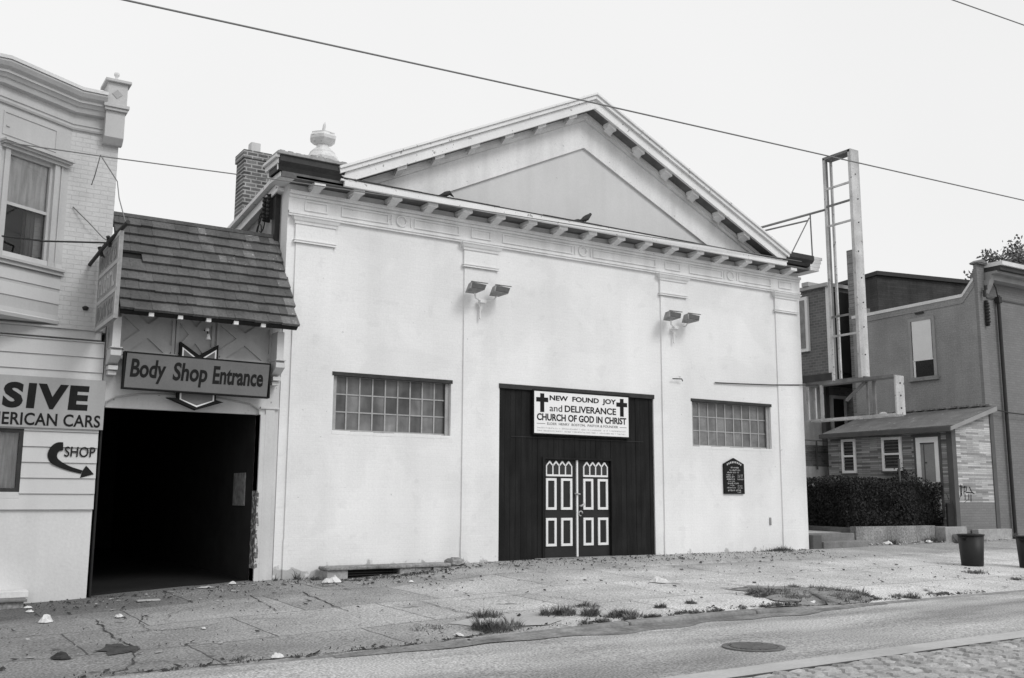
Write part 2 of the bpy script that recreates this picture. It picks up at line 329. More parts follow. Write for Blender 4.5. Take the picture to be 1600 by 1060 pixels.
def base_of(p):
    v = Vector((0, 0, 0))
    while p is not None: v += p.location; p = p.parent
    return v
def put(mb, name, mt, parent=None, smooth=False, bevel=0, origin=None):
    me = bpy.data.meshes.new(name)
    if parent is None and origin is None:
        xs = [v[0] for v in mb.v]; ys = [v[1] for v in mb.v]; zs = [v[2] for v in mb.v]
        origin = ((min(xs)+max(xs))/2, (min(ys)+max(ys))/2, min(zs))
    o0 = base_of(parent) if parent is not None else Vector(origin)
    me.from_pydata([tuple(Vector(v)-o0) for v in mb.v], [], mb.f)
    bm = bmesh.new(); bm.from_mesh(me); bmesh.ops.recalc_face_normals(bm, faces=bm.faces); bm.to_mesh(me); bm.free()
    me.materials.append(K[mt] if isinstance(mt, str) else mt)
    if smooth:
        for p in me.polygons: p.use_smooth = True
    o = bpy.data.objects.new(name, me); COL.objects.link(o)
    if parent is not None: o.parent = parent
    else: o.location = o0
    if bevel:
        bv = o.modifiers.new('bevel', 'BEVEL'); bv.width = bevel; bv.segments = 2; bv.limit_method = 'ANGLE'; bv.angle_limit = R(40)
    return o
def thing(name, label, cat, loc, group=None):
    o = bpy.data.objects.new(name, None); COL.objects.link(o); o.location = loc; o.empty_display_size = .2
    return tag(o, label, cat, group)
def tag(o, label, cat, group=None, kind=None):
    o['label'] = label; o['category'] = cat
    if group: o['group'] = group
    if kind: o['kind'] = kind
    return o
def struct(name, mb, mt, smooth=False):
    o = put(mb, name, mt, origin=(0, 0, 0), smooth=smooth); o['kind'] = 'structure'; return o
def dup(o, d, parent=None):
    c = o.copy(); COL.objects.link(c); c.parent = parent if parent is not None else o.parent
    c.location = Vector(o.location)+Vector(d)
    for ch in list(o.children): dup(ch, (0, 0, 0), c)
    return c

def text(name, s, mt, parent, x0, x1, z0, z1, y, shear=0, bold=0.0, thick=.004, P=None, sp=1):
    """lettering fitted to a box on a wall that faces -Y (or on plane P = (origin, u, v, n))"""
    cu = bpy.data.curves.new(name, 'FONT'); cu.body = s; cu.size = 1; cu.shear = shear; cu.offset = bold; cu.extrude = .01; cu.space_character = sp
    cu.resolution_u = 4; cu.fill_mode = 'BOTH'
    ob = bpy.data.objects.new(name, cu); COL.objects.link(ob)
    dg = bpy.context.evaluated_depsgraph_get(); dg.update()
    me = bpy.data.meshes.new_from_object(ob.evaluated_get(dg))
    bpy.data.objects.remove(ob); bpy.data.curves.remove(cu)
    xs = [v.co.x for v in me.vertices]; ys = [v.co.y for v in me.vertices]
    a, b, c, d = min(xs), max(xs), min(ys), max(ys); o0 = base_of(parent)
    for v in me.vertices:
        u = x0+(v.co.x-a)/(b-a)*(x1-x0); w = z0+(v.co.y-c)/(d-c)*(z1-z0); t = thick if v.co.z > 0 else -.001
        if P: q = P[0]+P[1]*u+P[2]*w+P[3]*(y+t)
        else: q = Vector((u, y-t, w))
        v.co = q-o0
    me.materials.clear(); me.materials.append(K[mt])
    o = bpy.data.objects.new(name, me); COL.objects.link(o); o.parent = parent
    return o

def interp(x, p):
    if x <= p[0][0]: return p[0][1]
    for (a, b), (c, d) in zip(p, p[1:]):
        if x <= c: return b+(d-b)*(x-a)/(c-a)
    return p[-1][1]
def zf(x): return interp(x, [(-12, -.6), (0, -.5), (3, -.37), (6, -.2), (7.4, -.2), (8.3, -.15), (9.6, -.03), (12, 0), (20, .02), (28, .12), (45, .25)])
def zr(x): return interp(x, [(-20, -.58), (2.5, -.44), (6, -.37), (11, -.32), (17, -.3), (45, -.2)])
def zk(x): return zr(x)+interp(x, [(5.2, .003), (8, .07), (11.2, .07), (11.8, .012)])
KY = -7.25
def zg(x, y):
    if y < KY: return zr(x)
    t = min(1, max(0, -y/7.2)); return zf(x)*(1-t)+zk(x)*t

# ------------------------------------------------------------------ ground, sidewalk, road
struct('ground', MB().quad((-600, -600, -.75), (700, -600, -.75), (700, 700, -.75), (-600, 700, -.75)), 'ground')
def gridmesh(xs, ys, fn):
    b = MB(); n = len(ys)
    for x in xs:
        for y in ys: b.v.append((x, y, fn(x, y)))
    for i in range(len(xs)-1):
        for j in range(n-1): b.f.append((i*n+j, (i+1)*n+j, (i+1)*n+j+1, i*n+j+1))
    return b
g = random.Random(3)
xs = [-30+.5*i for i in range(201)]; ys = [KY+(7.55)*j/22 for j in range(23)]
struct('sidewalk', gridmesh(xs, ys, lambda x, y: zg(x, y)+g.uniform(-.006, .006)), 'sidewalk', True)
struct('road', gridmesh([-160+4*i for i in range(100)], [-45, -30, -22, -17, -13, -11, -9.5, -8.2, -7.5, KY+.02], lambda x, y: zr(x)), 'road', True)
b = MB(); x = -10.0
while x < 46:
    w = g.uniform(1.5, 2.3); e = x+w-.015; o = g.uniform(-.02, .02)
    b.hexa([(x, KY-.13+o, zr(x)-.2), (e, KY-.13+o, zr(e)-.2), (e, KY+.03, zr(e)-.2), (x, KY+.03, zr(x)-.2),
            (x, KY-.13+o, zk(x)-.004), (e, KY-.13+o, zk(e)-.004), (e, KY+.03, zk(e)+.009), (x, KY+.03, zk(x)+.009)]); x += w
k_ = struct('kerb', b, 'kerbstone'); bv = k_.modifiers.new('bevel', 'BEVEL'); bv.width = .03; bv.segments = 2
# tramway: pale concrete band, rail groove, granite setts
struct('track_band', gridmesh([-30+2*i for i in range(45)], [-10.56, -10.22], lambda x, y: zr(x)+.004), 'path')
b = MB()
for i in range(-15, 30): b.hexa([(2*i, -10.62, zr(2*i)-.02), (2*i+2, -10.62, zr(2*i+2)-.02), (2*i+2, -10.565, zr(2*i+2)-.02), (2*i, -10.565, zr(2*i)-.02),
                                 (2*i, -10.62, zr(2*i)+.006), (2*i+2, -10.62, zr(2*i+2)+.006), (2*i+2, -10.565, zr(2*i+2)+.006), (2*i, -10.565, zr(2*i)+.006)])
struct('tram_rail', b, 'iron')
struct('track_bed', gridmesh([-30+2*i for i in range(45)], [-17.8, -10.64], lambda x, y: zr(x)+.004), 'settbed')
b = MB(); r0 = 0; y = -10.66
while y > -14.2:
    x = 2.5+(r0 % 2)*.11
    while x < 17:
        w = g.uniform(.17, .25); d = .115; h = g.uniform(.016, .034); q = .018; z = zr(x); t = g.uniform(-.008, .008)
        a0, a1, c0, c1 = x, x+w-.022, y-d+.016, y
        b.hexa([(a0, c0, z), (a1, c0, z), (a1, c1, z), (a0, c1, z), (a0+q, c0+q, z+h+t), (a1-q, c0+q, z+h-t), (a1-q, c1-q, z+h-t), (a0+q, c1-q, z+h+t)])
        x += w
    y -= d; r0 += 1
struct('paving_setts', b, 'sett')
# manhole cover in the road
mh = thing('manhole_cover', 'round ribbed iron cover let into the worn roadway', 'manhole cover', (8.25, -9.38, zr(8.25)))
z = zr(8.25)
b = MB().lathe([(.34, z-.02), (.34, z+.012), (.28, z+.012), (.28, z+.004)], 8.25, -9.38, 40); put(b, 'rim', 'castiron', mh)
b = MB().lathe([(.275, z-.02), (.275, z+.008)], 8.25, -9.38, 40)
for i in range(-4, 5):
    hw = math.sqrt(max(0, .25**2-(i*.055)**2)); b.box(8.25-hw, 8.25+hw, -9.38+i*.055-.015, -9.38+i*.055+.015, z+.0085, z+.016)
put(b, 'lid', 'castiron', mh)

# ------------------------------------------------------------------ church
XC = 12.9; XL, XR = 6.05, 19.82
CH = thing('church', 'wide white temple-fronted church with a big pediment and dark boarded entrance', 'church', (XC, 0, 0))
def holes_wall(mb, xe, ze, holes, y0, y1):
    for i in range(len(xe)-1):
        for j in range(len(ze)-1):
            if (i, j) in holes: continue
            mb.box(xe[i], xe[i+1], y0, y1, ze[j], ze[j+1])
    return mb
W1 = (7.07, 9.58); W2 = (16.02, 18.63); EN = (10.72, 14.85); WZ = (2.45, 3.55)
b = holes_wall(MB(), [XL, W1[0], W1[1], XC-4.0], [-.6, WZ[0], WZ[1], 7.0], {(1, 1)}, 0, .35)
b = MB()
for x0, x1, z0, z1 in [(XL, W1[0], -.6, 7.1), (W1[0], W1[1], -.6, WZ[0]), (W1[0], W1[1], WZ[1], 7.1), (W1[1], EN[0], -.6, 7.1), (EN[0], EN[1], 3.57, 7.1),
                       (EN[1], W2[0], -.6, 7.1), (W2[0], W2[1], -.6, WZ[0]), (W2[0], W2[1], WZ[1], 7.1), (W2[1], XR, -.6, 7.1), (EN[0], EN[1], -.6, -.03)]:
    b.box(x0, x1, 0, .35, z0, z1)
put(b, 'front_wall', 'facade', CH)
# flanks, back and roof
def slope_box(mb, x0, x1, ya, yb, z0, ztop, sl):
    return mb.hexa([(x0, ya, z0 if not callable(z0) else z0(ya)), (x1, ya, z0 if not callable(z0) else z0(ya)), (x1, yb, z0 if not callable(z0) else z0(yb)), (x0, yb, z0 if not callable(z0) else z0(yb)),
                    (x0, ya, ztop+sl*ya), (x1, ya, ztop+sl*ya), (x1, yb, ztop+sl*yb), (x0, yb, ztop+sl*yb)])
SL = -.115
b = slope_box(MB(), XL, XL+.3, .352, 16, -.6, 7.22, SL); slope_box(b, XR-.3, XR, .352, 16, -.6, 7.1, SL); b.box(XL+.3, XR-.3, 15.7, 16, -.6, 5.2)
put(b, 'flank_wall', 'sidewall', CH)
b = MB()
for sx in (-1, 1):
    x0 = XL if sx < 0 else XR
    b.hexa([(x0, .36, 7.0), (XC, .36, 9.5), (XC, 16.2, 7.7), (x0, 16.2, 5.2), (x0, .36, 7.1), (XC, .36, 9.6), (XC, 16.2, 7.8), (x0, 16.2, 5.3)])
put(b, 'roof', 'flash', CH)
# tympanum and pediment mouldings
RS = .47
b = MB().prism([(XC-6.1, 7.102), (XC, 10.0), (XC+6.1, 7.102)], 'xz', .012, .34); put(b, 'tympanum', 'tymp', CH)
b = MB().chevron(XC, 9.74, 9.10, 5.6, 4.22, RS, -.045, .05); put(b, 'pediment_band', 'trim', CH)
b = MB().chevron(XC, 9.90, 9.742, 5.9, 5.6, RS, -.10, .05); b.chevron(XC, 9.902, 9.82, 5.9, 5.8, RS, -.14, .045); put(b, 'bed_moulding', 'trim', CH)
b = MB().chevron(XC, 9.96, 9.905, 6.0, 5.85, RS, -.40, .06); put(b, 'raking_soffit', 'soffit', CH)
b = MB().chevron(XC, 10.10, 9.89, 6.04, 5.80, RS, -.47, -.402); b.chevron(XC, 10.19, 10.102, 6.06, 6.04, RS, -.53, .3)
b.chevron(XC, 10.25, 10.192, 6.08, 6.06, RS, -.57, .3); b.chevron(XC, 10.1, 9.963, 6.03, 6.0, RS, -.401, .3)
put(b, 'raking_cornice', 'trim2', CH, bevel=.008)
# raking brackets: one solid, copied along both slopes
def rake_bracket(dx, sg):
    x = XC+sg*dx; z = 9.905-RS*dx; w = .085
    p = [(-.19, -.15), (-.36, -.06), (-.36, 0), (-.19, 0)]
    mb = MB(); dz = -sg*RS*w
    def P(y, zz, s): return (x+s*w, y, z+zz+s*dz)
    i = 0; mb.v += [P(y, q, -1) for y, q in p]+[P(y, q, 1) for y, q in p]; mb.f += [(0, 1, 2, 3), (7, 6, 5, 4)]+[(k, (k+1) % 4, 4+(k+1) % 4, 4+k) for k in range(4)]
    c = [(-.18, -.075), (-.395, -.075), (-.395, -.002), (-.18, -.002)]; w2 = .105; i = len(mb.v)
    mb.v += [(x-w2, y, z+q+sg*RS*w2) for y, q in c]+[(x+w2, y, z+q-sg*RS*w2) for y, q in c]
    mb.f += [(i, i+1, i+2, i+3), (i+7, i+6, i+5, i+4)]+[(i+k, i+(k+1) % 4, i+4+(k+1) % 4, i+4+k) for k in range(4)]
    return mb
for sg in (-1, 1):
    o = put(rake_bracket(.55, sg), 'raking_bracket', 'trim', CH)
    for k in range(1, 6): dup(o, (sg*.83*k, 0, -RS*.83*k))
# horizontal cornice
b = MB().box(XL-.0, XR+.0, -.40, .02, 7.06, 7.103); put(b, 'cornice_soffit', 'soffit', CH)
b = MB().box(6.97, 18.9, -.47, -.402, 7.05, 7.15); b.box(6.9, 18.95, -.46, .01, 7.152, 7.19); put(b, 'cornice_fascia', 'trim2', CH, bevel=.006)
b = MB(); x = 6.97
while x < 18.9:
    e = min(18.93, x+g.uniform(.7, 1.1)); b.box(x, e, -.475+g.uniform(-.008, .008), .005, 7.1905, 7.204+g.uniform(0, .012)); x = e
put(b, 'cornice_flashing', 'flash', CH)
# modillions under it
def modillion(x):
    mb = MB().prism([(-.03, 6.90), (-.22, 6.95), (-.33, 7.0), (-.33, 7.058), (-.03, 7.058)], 'yz', x-.085, x+.085)
    mb.box(x-.11, x+.11, -.39, -.02, 6.985, 7.057); return mb
mo = put(modillion(6.52), 'modillion', 'trim', CH)
for k in range(1, 17): dup(mo, (.795*k, 0, 0))
b = MB().box(XL, XR, -.10, 0, 6.86, 6.93); b.box(XL, XR, -.06, 0, 6.80, 6.858); put(b, 'frieze_moulding', 'trim', CH, bevel=.006)
# entablature frieze
b = MB().box(XL, XR, -.035, .0, 6.50, 6.799); b.box(XL, XR, -.075, 0, 6.49, 6.54); b.box(XL, XR, -.055, 0, 6.45, 6.489)
PX = [(6.2, 6.98), (9.82, 10.62), (15.08, 15.88), (18.88, 19.68)]
def fr(x0, x1): b.frame(x0, x1, 6.575, 6.775, .028, -.058, -.0352)
for x0, x1 in PX: fr(x0+.16, x1-.16)
for (a, c, md) in ((7.1, 9.7, 8.38), (10.74, 14.96, 12.85), (16.0, 18.76, 17.36)):
    fr(a, md-.28); fr(md+.28, c)
    for s_ in (-1, 1): b.box(md+s_*.215-.013, md+s_*.215+.013, -.055, -.0352, 6.58, 6.77)
put(b, 'frieze', 'trim', CH)
for md in (8.38, 12.85, 17.36):
    b = MB(); n = 28; ring = [(md+.105*math.cos(2*math.pi*i/n), -.045, 6.675+.105*math.sin(2*math.pi*i/n)) for i in range(n+1)]
    b.tube(ring, .022, 8); put(b, 'medallion', 'trim', CH, True)
# pilasters
def pilaster(x0, x1):
    mb = MB().box(x0+.02, x1-.02, -.034, 0, -.5, 5.94); mb.box(x0, x1, -.05, 0, 6.0, 6.30); mb.box(x0+.012, x1-.012, -.038, 0, -.5, .5)
    path = [(x0, 0), (x0, -.05), (x1, -.05), (x1, 0)]
    mb.sweep(path, [(0, 5.942), (.03, 5.942), (.03, 5.965), (.015, 5.965), (.015, 5.985), (.035, 5.985), (.035, 5.999), (0, 5.999)])
    mb.sweep(path, [(-.01, 6.302), (.02, 6.302), (.035, 6.36), (.05, 6.36), (.075, 6.41), (.095, 6.43), (.095, 6.447), (-.01, 6.447)])
    return mb
pl = [put(pilaster(*p), 'pilaster', 'facade', CH) for p in PX]
# corner blocks of the cornice: dark weathered gutters on the front, white returns on the flank
def gutter(x0, x1):
    return MB().prism([(0.1, 7.152), (-.40, 7.152), (-.44, 7.22), (-.52, 7.30), (-.52, 7.42), (.1, 7.42)], 'yz', x0, x1)
o = put(gutter(XL-.36, 6.96), 'gutter', 'flash', CH); put(gutter(18.9, 19.86), 'gutter', 'flash', CH)
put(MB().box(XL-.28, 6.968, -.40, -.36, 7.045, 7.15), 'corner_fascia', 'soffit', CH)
b = MB().box(XL-.42, 6.99, -.56, .1, 7.421, 7.475); b.box(XL-.1, 6.9, -.45, .1, 7.476, 7.51)
for i in range(9):
    x = XL-.38+i*.15; b.box(x, x+.1, -.54+g.uniform(-.02, .02), -.3, 7.4755, 7.485+g.uniform(0, .03))
put(b, 'corner_coping', 'stone', CH, bevel=.012)
def rz(z): return lambda y: z+SL*y
b = MB()
for (x0, z0, z1) in ((XL-.30, 7.06, 7.15), (XL-.34, 7.152, 7.26), (XL-.39, 7.262, 7.36), (XL-.44, 7.362, 7.42)):
    b.box(x0, XL+.1 if z0 > 7.1 else XL, -.385 if z0 > 7.1 else -.358, .25, z0, z1)
b.box(XL-.39, XL-.362, -.46, -.386, 7.262, 7.36); b.box(XL-.44, XL-.362, -.5, -.386, 7.362, 7.42); b.box(XL-.375, XL-.362, -.43, -.386, 7.152, 7.26)
put(b, 'corner_return', 'trim2', CH, bevel=.006)
b = MB()
for (x0, z0, z1) in ((XL-.13, 7.0, 7.07), (XL-.10, 7.09, 7.20), (XL-.2, 7.22, 7.30)): slope_box(b, x0, XL+.05, .251, 16, rz(z0), z1, SL)
put(b, 'flank_cornice', 'trim2', CH)
b = MB()
for (x1, z0, z1) in ((XR+.30, 7.06, 7.15), (XR+.34, 7.152, 7.26), (XR+.39, 7.262, 7.36), (XR+.44, 7.362, 7.44)):
    b.box(XR-.02, x1, -.44, 9, z0, z1)
put(b, 'corner_return', 'trim2', CH, bevel=.006)
# urn on the corner
b = MB().lathe([(.31, 7.51), (.32, 7.58), (.29, 7.64), (.25, 7.68), (.24, 7.72), (.18, 7.78), (.12, 7.83), (.12, 7.87)], 6.62, -.18, 8, R(22.5))
b.lathe([(.13, 7.87), (.2, 7.9), (.265, 7.96), (.275, 8.02), (.24, 8.07), (.25, 8.09), (.1, 8.10)], 6.62, -.18, 6, R(12))
u_ = put(b, 'corner_urn', 'urnpaint', CH, bevel=.01)
put(MB().tube([(6.62, -.18, 8.08), (6.63, -.18, 8.2), (6.64, -.18, 8.27), (6.65, -.18, 8.34)], [.018, .03, .03, .008], 8), 'finial_spike', 'urnpaint', u_, True)
# chimney with clay pot
b = MB().box(6.06, 6.62, 2.95, 3.5, 6.2, 8.44); b.box(6.03, 6.65, 2.92, 3.53, 8.442, 8.62); c_ = put(b, 'chimney', 'oldbrick', CH)
put(MB().box(6.24, 6.45, 3.1, 3.32, 8.621, 8.88), 'chimney_pot', 'clap', c_, bevel=.01)
# windows
def church_window(x0, x1, pane):
    b = MB(); z0, z1 = WZ
    b.frame(x0, x1, z0, z1-.0, .05, .10, .16); b.box(x0, x0+.09, .07, .099, z0, z1); b.box(x1-.09, x1, .07, .099, z0, z1)
    L, Rr = x0+.05, x1-.05; n = 9; dx = (Rr-L)/n; h = (z1-z0-.10)/3
    for i in range(1, n): b.box(L+dx*i-.014, L+dx*i+.014, .115, .15, z0+.05, z1-.05)
    for j in (1, 2): b.box(L, Rr, .118, .147, z0+.05+h*j-.012, z0+.05+h*j+.012)
    o = put(b, 'window', 'steel', CH)
    p = MB()
    for i in range(n):
        for j in range(3):
            t = [g.uniform(-.012, .012) for _ in range(4)]; a, c, e, f_ = L+dx*i, L+dx*(i+1), z0+.05+h*j, z0+.05+h*(j+1)
            p.quad((a, .133+t[0]*.3, e), (c, .133+t[1]*.3, e), (c, .133+t[2]*.3, f_), (a, .133+t[3]*.3, f_))
    put(p, 'pane', pane, o)
    l = MB().box(x0-.03, x1+.03, -.012, .1, z1-.045, z1+.025); put(l, 'lintel', 'lintel', o)
    s_ = MB(); x = x0-.01
    while x < x1: e = min(x1+.01, x+g.uniform(.1, .4)); s_.box(x, e, -.002-g.uniform(0, .004), .099, z0-.05, z0+.004+g.uniform(0, .022)); x = e
    put(s_, 'sill', 'facade', o)
    bk = MB().box(x0, x1, .20, .22, z0, z1); put(bk, 'backing', 'darkint', o)
church_window(*W1, 'pane_a'); church_window(*W2, 'pane_b')
# boarded entrance
b = MB(); x = EN[0]+.01
while x < EN[1]-.02:
    w = min(g.uniform(.13, .15), EN[1]-.01-x); yy = .03+g.uniform(-.004, .004)
    if x+w <= 11.80 or x >= 13.70: b.box(x+.003, x+w-.003, yy, .12, -.03, 3.49)
    elif x < 11.80: b.box(x+.003, 11.80, yy, .12, -.03, 2.1); b.box(x+.003, x+w-.003, yy, .12, 2.1, 3.49)
    elif x+w > 13.70: b.box(13.70, x+w-.003, yy, .12, -.03, 2.1); b.box(x+.003, x+w-.003, yy, .12, 2.1, 3.49)
    else: b.box(x+.003, x+w-.003, yy, .12, 2.1, 3.49)
    x += w
put(b, 'entrance_boarding', 'board', CH)
b = MB().box(EN[0]-.012, EN[1]+.012, -.025, .1, 3.492, 3.585); b.box(EN[0]+.3, EN[1]-.3, .014, .028, 2.50, 2.512); put(b, 'entrance_beam', 'lintel', CH)
b = MB().box(EN[0], EN[1], .13, .33, -.2, 3.55); put(b, 'entrance_backing', 'darkint', CH)
b = MB().box(11.80, 11.86, .0, .129, -.03, 2.10); b.box(13.62, 13.70, .0, .129, -.03, 2.10); b.box(11.86, 13.62, .0, .129, 2.055, 2.10); put(b, 'door_frame', 'board', CH)
put(MB().box(EN[0]+.9, 13.9, -.16, .12, -.2, .012), 'threshold', 'concrete', CH, bevel=.01)
def leaf(x0, px, hinge):
    d = put(MB().box(x0, x0+.87, .075, .125, .02, 2.05), 'door', 'door', CH)
    b = MB(); y0, y1 = .052, .0749
    for (a, c) in px:
        b.frame(a, c, 1.0, 1.66, .052, y0, y1); b.frame(a, c, .245, .83, .052, y0, y1)
    A, B = px[0][0], px[1][1]; zb, zt = 1.70, 1.92
    b.box(A, B, y0, y1, zb, zb+.04); q = (B-A-.025)/4
    for i in range(5): b.box(A+i*q, A+i*q+.026, y0, y1, zb+.04, zt)
    for i in range(4):
        u0 = A+i*q; u1 = u0+q+.026; um = (u0+u1)/2
        b.prism([(u0, zt+.0005), (u0+.03, zt+.0005), (um, zt+.065), (u1-.03, zt+.0005), (u1, zt+.0005), (um+.012, zt+.105), (um-.012, zt+.105)], 'xz', y0, y1)
    put(b, 'panel_moulding', 'white', d)
    gp = MB()
    for i in range(4):
        u0 = A+i*q+.027; u1 = A+(i+1)*q-.001; gp.prism([(u0, zb+.042), (u1, zb+.042), (u1, zt), ((u0+u1)/2, zt+.06), (u0, zt)], 'xz', .068, .0745)
    put(gp, 'lancet_pane', 'doorglass', d)
    return d
d1 = leaf(11.86, ((11.92, 12.19), (12.31, 12.60)), 0)
d2 = leaf(12.755, ((12.895, 13.16), (13.285, 13.56)), 1)
put(MB().box(12.705, 12.745, .04, .13, .02, 2.05), 'meeting_strip', 'white', d1)
b = MB().tube([(12.66, .05, 1.34), (12.72, .02, 1.335), (12.80, .05, 1.33)], .018, 8); put(b, 'hasp', 'galv', d1, True)
b = MB().tube([(12.80, .07, 1.08), (12.80, .0, 1.08), (12.88, -.005, 1.12)], .022, 8)
b.tube([(12.80+.05*math.cos(q*.7), .03, .92+.05*math.sin(q*.7)) for q in range(8)], .015, 6); put(b, 'handle', 'galv', d2, True)
# worn paint at the right corner: small wall fitting
put(MB().box(18.45, 18.50, -.03, 0, .62, .80), 'wall_socket', 'lamp', CH, bevel=.006)

# signs on the church
sg = thing('church_sign', 'white sign board with two crosses fixed on the dark boarding above the double door', 'sign', (12.81, -.02, 2.6))
SX0, SX1, SZ0, SZ1 = 11.55, 14.08, 2.59, 3.49
put(MB().box(SX0, SX1, -.05, .012, SZ0, SZ1), 'board', 'signwhite', sg, bevel=.004)
b = MB().frame(SX0-.03, SX1+.03, SZ0-.03, SZ1+.02, .029, -.055, .01); put(b, 'frame', 'ink', sg)
def sx(u): return SX0+u*(SX1-SX0)
def sz(v): return SZ1-v*(SZ1-SZ0)
text('lettering', 'NEW  FOUND  JOY', 'ink', sg, sx(.155), sx(.86), sz(.245), sz(.09), -.051, bold=.026)
text('lettering', 'and', 'ink', sg, sx(.155), sx(.283), sz(.47), sz(.315), -.051, bold=.0)
text('lettering', 'DELIVERANCE', 'ink', sg, sx(.31), sx(.86), sz(.47), sz(.31), -.051, bold=.02)
text('lettering', 'CHURCH OF GOD IN CHRIST', 'ink', sg, sx(.027), sx(.973), sz(.695), sz(.53), -.051, bold=.026)
text('small_lettering', 'ELDER  HENRY  BOSTON,  PASTOR & FOUNDER', 'inkgrey', sg, sx(.13), sx(.88), sz(.80), sz(.735), -.051)
b = MB()
for u0, u1 in ((.025, .11), (.90, .975)): b.box(sx(u0), sx(u1), -.0535, -.0495, sz(.775), sz(.763))
put(b, 'rule', 'inkgrey', sg)
def scribble(mb, x0, x1, z0, z1, y, rr, P=None, wmin=.35):
    """a line of writing too small to read: uneven strokes"""
    x = x0; h = z1-z0
    while x < x1-h*.3:
        w = rr.uniform(wmin, .9)*h
        if rr.random() < .16: x += h*.7; continue
        a = z0+rr.choice((0, 0, .35))*h; c = z1-rr.choice((0, 0, .3))*h
        k = rr.randrange(4); t = max(.0035, h*.16)
        def bx(p, q, r_, s_):
            if P: mb.hexa([P(p, y, r_), P(q, y, r_), P(q, y+.004, r_), P(p, y+.004, r_), P(p, y, s_), P(q, y, s_), P(q, y+.004, s_), P(p, y+.004, s_)])
            else: mb.box(p, q, y-.003, y+.001, r_, s_)
        bx(x, x+t, z0, c)
        if k != 1: bx(x+t, x+w*.8, c-t, c)
        if k != 2: bx(x+w*.8, x+w*.8+t, a, z1-.3*h)
        if k == 3: bx(x+t, x+w*.8, z0, z0+t)
        x += w+h*.28
q = random.Random(11); b = MB()
scribble(b, sx(.03), sx(.97), sz(.885), sz(.85), -.0505, q); scribble(b, sx(.03), sx(.97), sz(.95), sz(.915), -.0505, q); put(b, 'small_lettering', 'inkpale', sg)
for u in (.08, .925):
    b = MB().box(sx(u-.02), sx(u+.02), -.054, -.0495, sz(.50), sz(.06)); b.box(sx(u-.06), sx(u-.0205), -.054, -.0495, sz(.26), sz(.155)); b.box(sx(u+.0205), sx(u+.06), -.054, -.0495, sz(.26), sz(.155))
    put(b, 'cross', 'ink', sg)
nb = thing('notice_board', 'small black pointed service-times board on the white wall below the right window', 'notice board', (17.28, -.02, 1.36))
b = MB().prism([(16.95, 1.36), (17.61, 1.36), (17.61, 2.07), (17.28, 2.21), (16.95, 2.07)], 'xz', -.05, -.001); put(b, 'board', 'ink', nb, bevel=.008)
b = MB(); q = random.Random(4)
for x0, x1, z0, z1 in [(17.12, 17.45, 1.965, 2.0), (17.1, 17.47, 1.905, 1.94), (17.02, 17.42, 1.85, 1.885), (17.02, 17.24, 1.795, 1.825), (17.38, 17.55, 1.795, 1.82), (17.02, 17.27, 1.745, 1.78),
                       (17.38, 17.56, 1.75, 1.78), (17.03, 17.29, 1.69, 1.725), (17.38, 17.57, 1.69, 1.72), (17.08, 17.3, 1.645, 1.67), (17.03, 17.43, 1.59, 1.63), (17.12, 17.27, 1.55, 1.572), (17.38, 17.54, 1.54, 1.565),
                       (17.03, 17.31, 1.49, 1.525), (17.38, 17.55, 1.49, 1.515), (17.03, 17.52, 1.425, 1.465), (17.37, 17.5, 1.385, 1.405)]: scribble(b, x0, x1, z0, z1, -.0505, q)
for i in range(9):
    a = -1+2*i/8; x = 17.28+.22*a; z = 2.055+.055*(1-a*a); b.box(x-.018, x+.012, -.0535, -.0495, z-.022, z+.022)
put(b, 'lettering', 'inkpale', nb)

# floodlights
def floodlight(xc, z, label):
    t = thing('floodlight', label, 'floodlight', (xc, -.09, z), 'paired floodlights on the pilasters')
    b = MB().box(xc-.07, xc+.07, -.2, -.09, z-.27, z-.2); b.tube([(xc-.26, -.28, z-.1), (xc-.22, -.24, z-.2), (xc, -.17, z-.235), (xc+.22, -.24, z-.2), (xc+.28, -.28, z-.1)], .016, 8)
    b.tube([(xc, -.12, z-.24), (xc-.02, -.1, z-.4), (xc-.02, -.1, z-.6)], .02, 8); b.prism([(xc-.09, z-.27), (xc+.09, z-.27), (xc, z-.42)], 'xz', -.12, -.088)
    put(b, 'bracket', 'trim', t)
    for dx, tw in ((-.27, .0), (.30, .05)):
        x0, x1 = xc+dx-.19, xc+dx+.19
        b = MB().hexa([(x0, -.50, z-.075), (x1-.03, -.50, z-.075-tw*.3), (x1-.09, -.22, z-.12), (x0+.06, -.22, z-.12), (x0+.0, -.42, z+.085), (x1+.0, -.42, z+.06), (x1-.06, -.2, z+.07), (x0+.06, -.2, z+.085)])
        b.box(x0-.01, x1+.01, -.44, -.41, z+.075, z+.1)
        sk = lambda mb: setattr(mb, 'v', [(x+.45*(zz-z), y, zz) for x, y, zz in mb.v])
        sk(b); h = put(b, 'lamp_head', 'lamp', t, bevel=.012)
        l = MB().hexa([(x0+.03, -.505, z-.06), (x1-.05, -.505, z-.065), (x1-.05, -.49, z-.065), (x0+.03, -.49, z-.06), (x0+.03, -.442, z+.06), (x1-.02, -.442, z+.045), (x1-.02, -.42, z+.045), (x0+.03, -.42, z+.06)])
        sk(l); put(l, 'lens', 'lens', h)
floodlight(10.20, 5.47, 'pair of floodlights on the pilaster left of the dark entrance')
floodlight(15.44, 5.42, 'pair of floodlights on the pilaster right of the dark entrance')

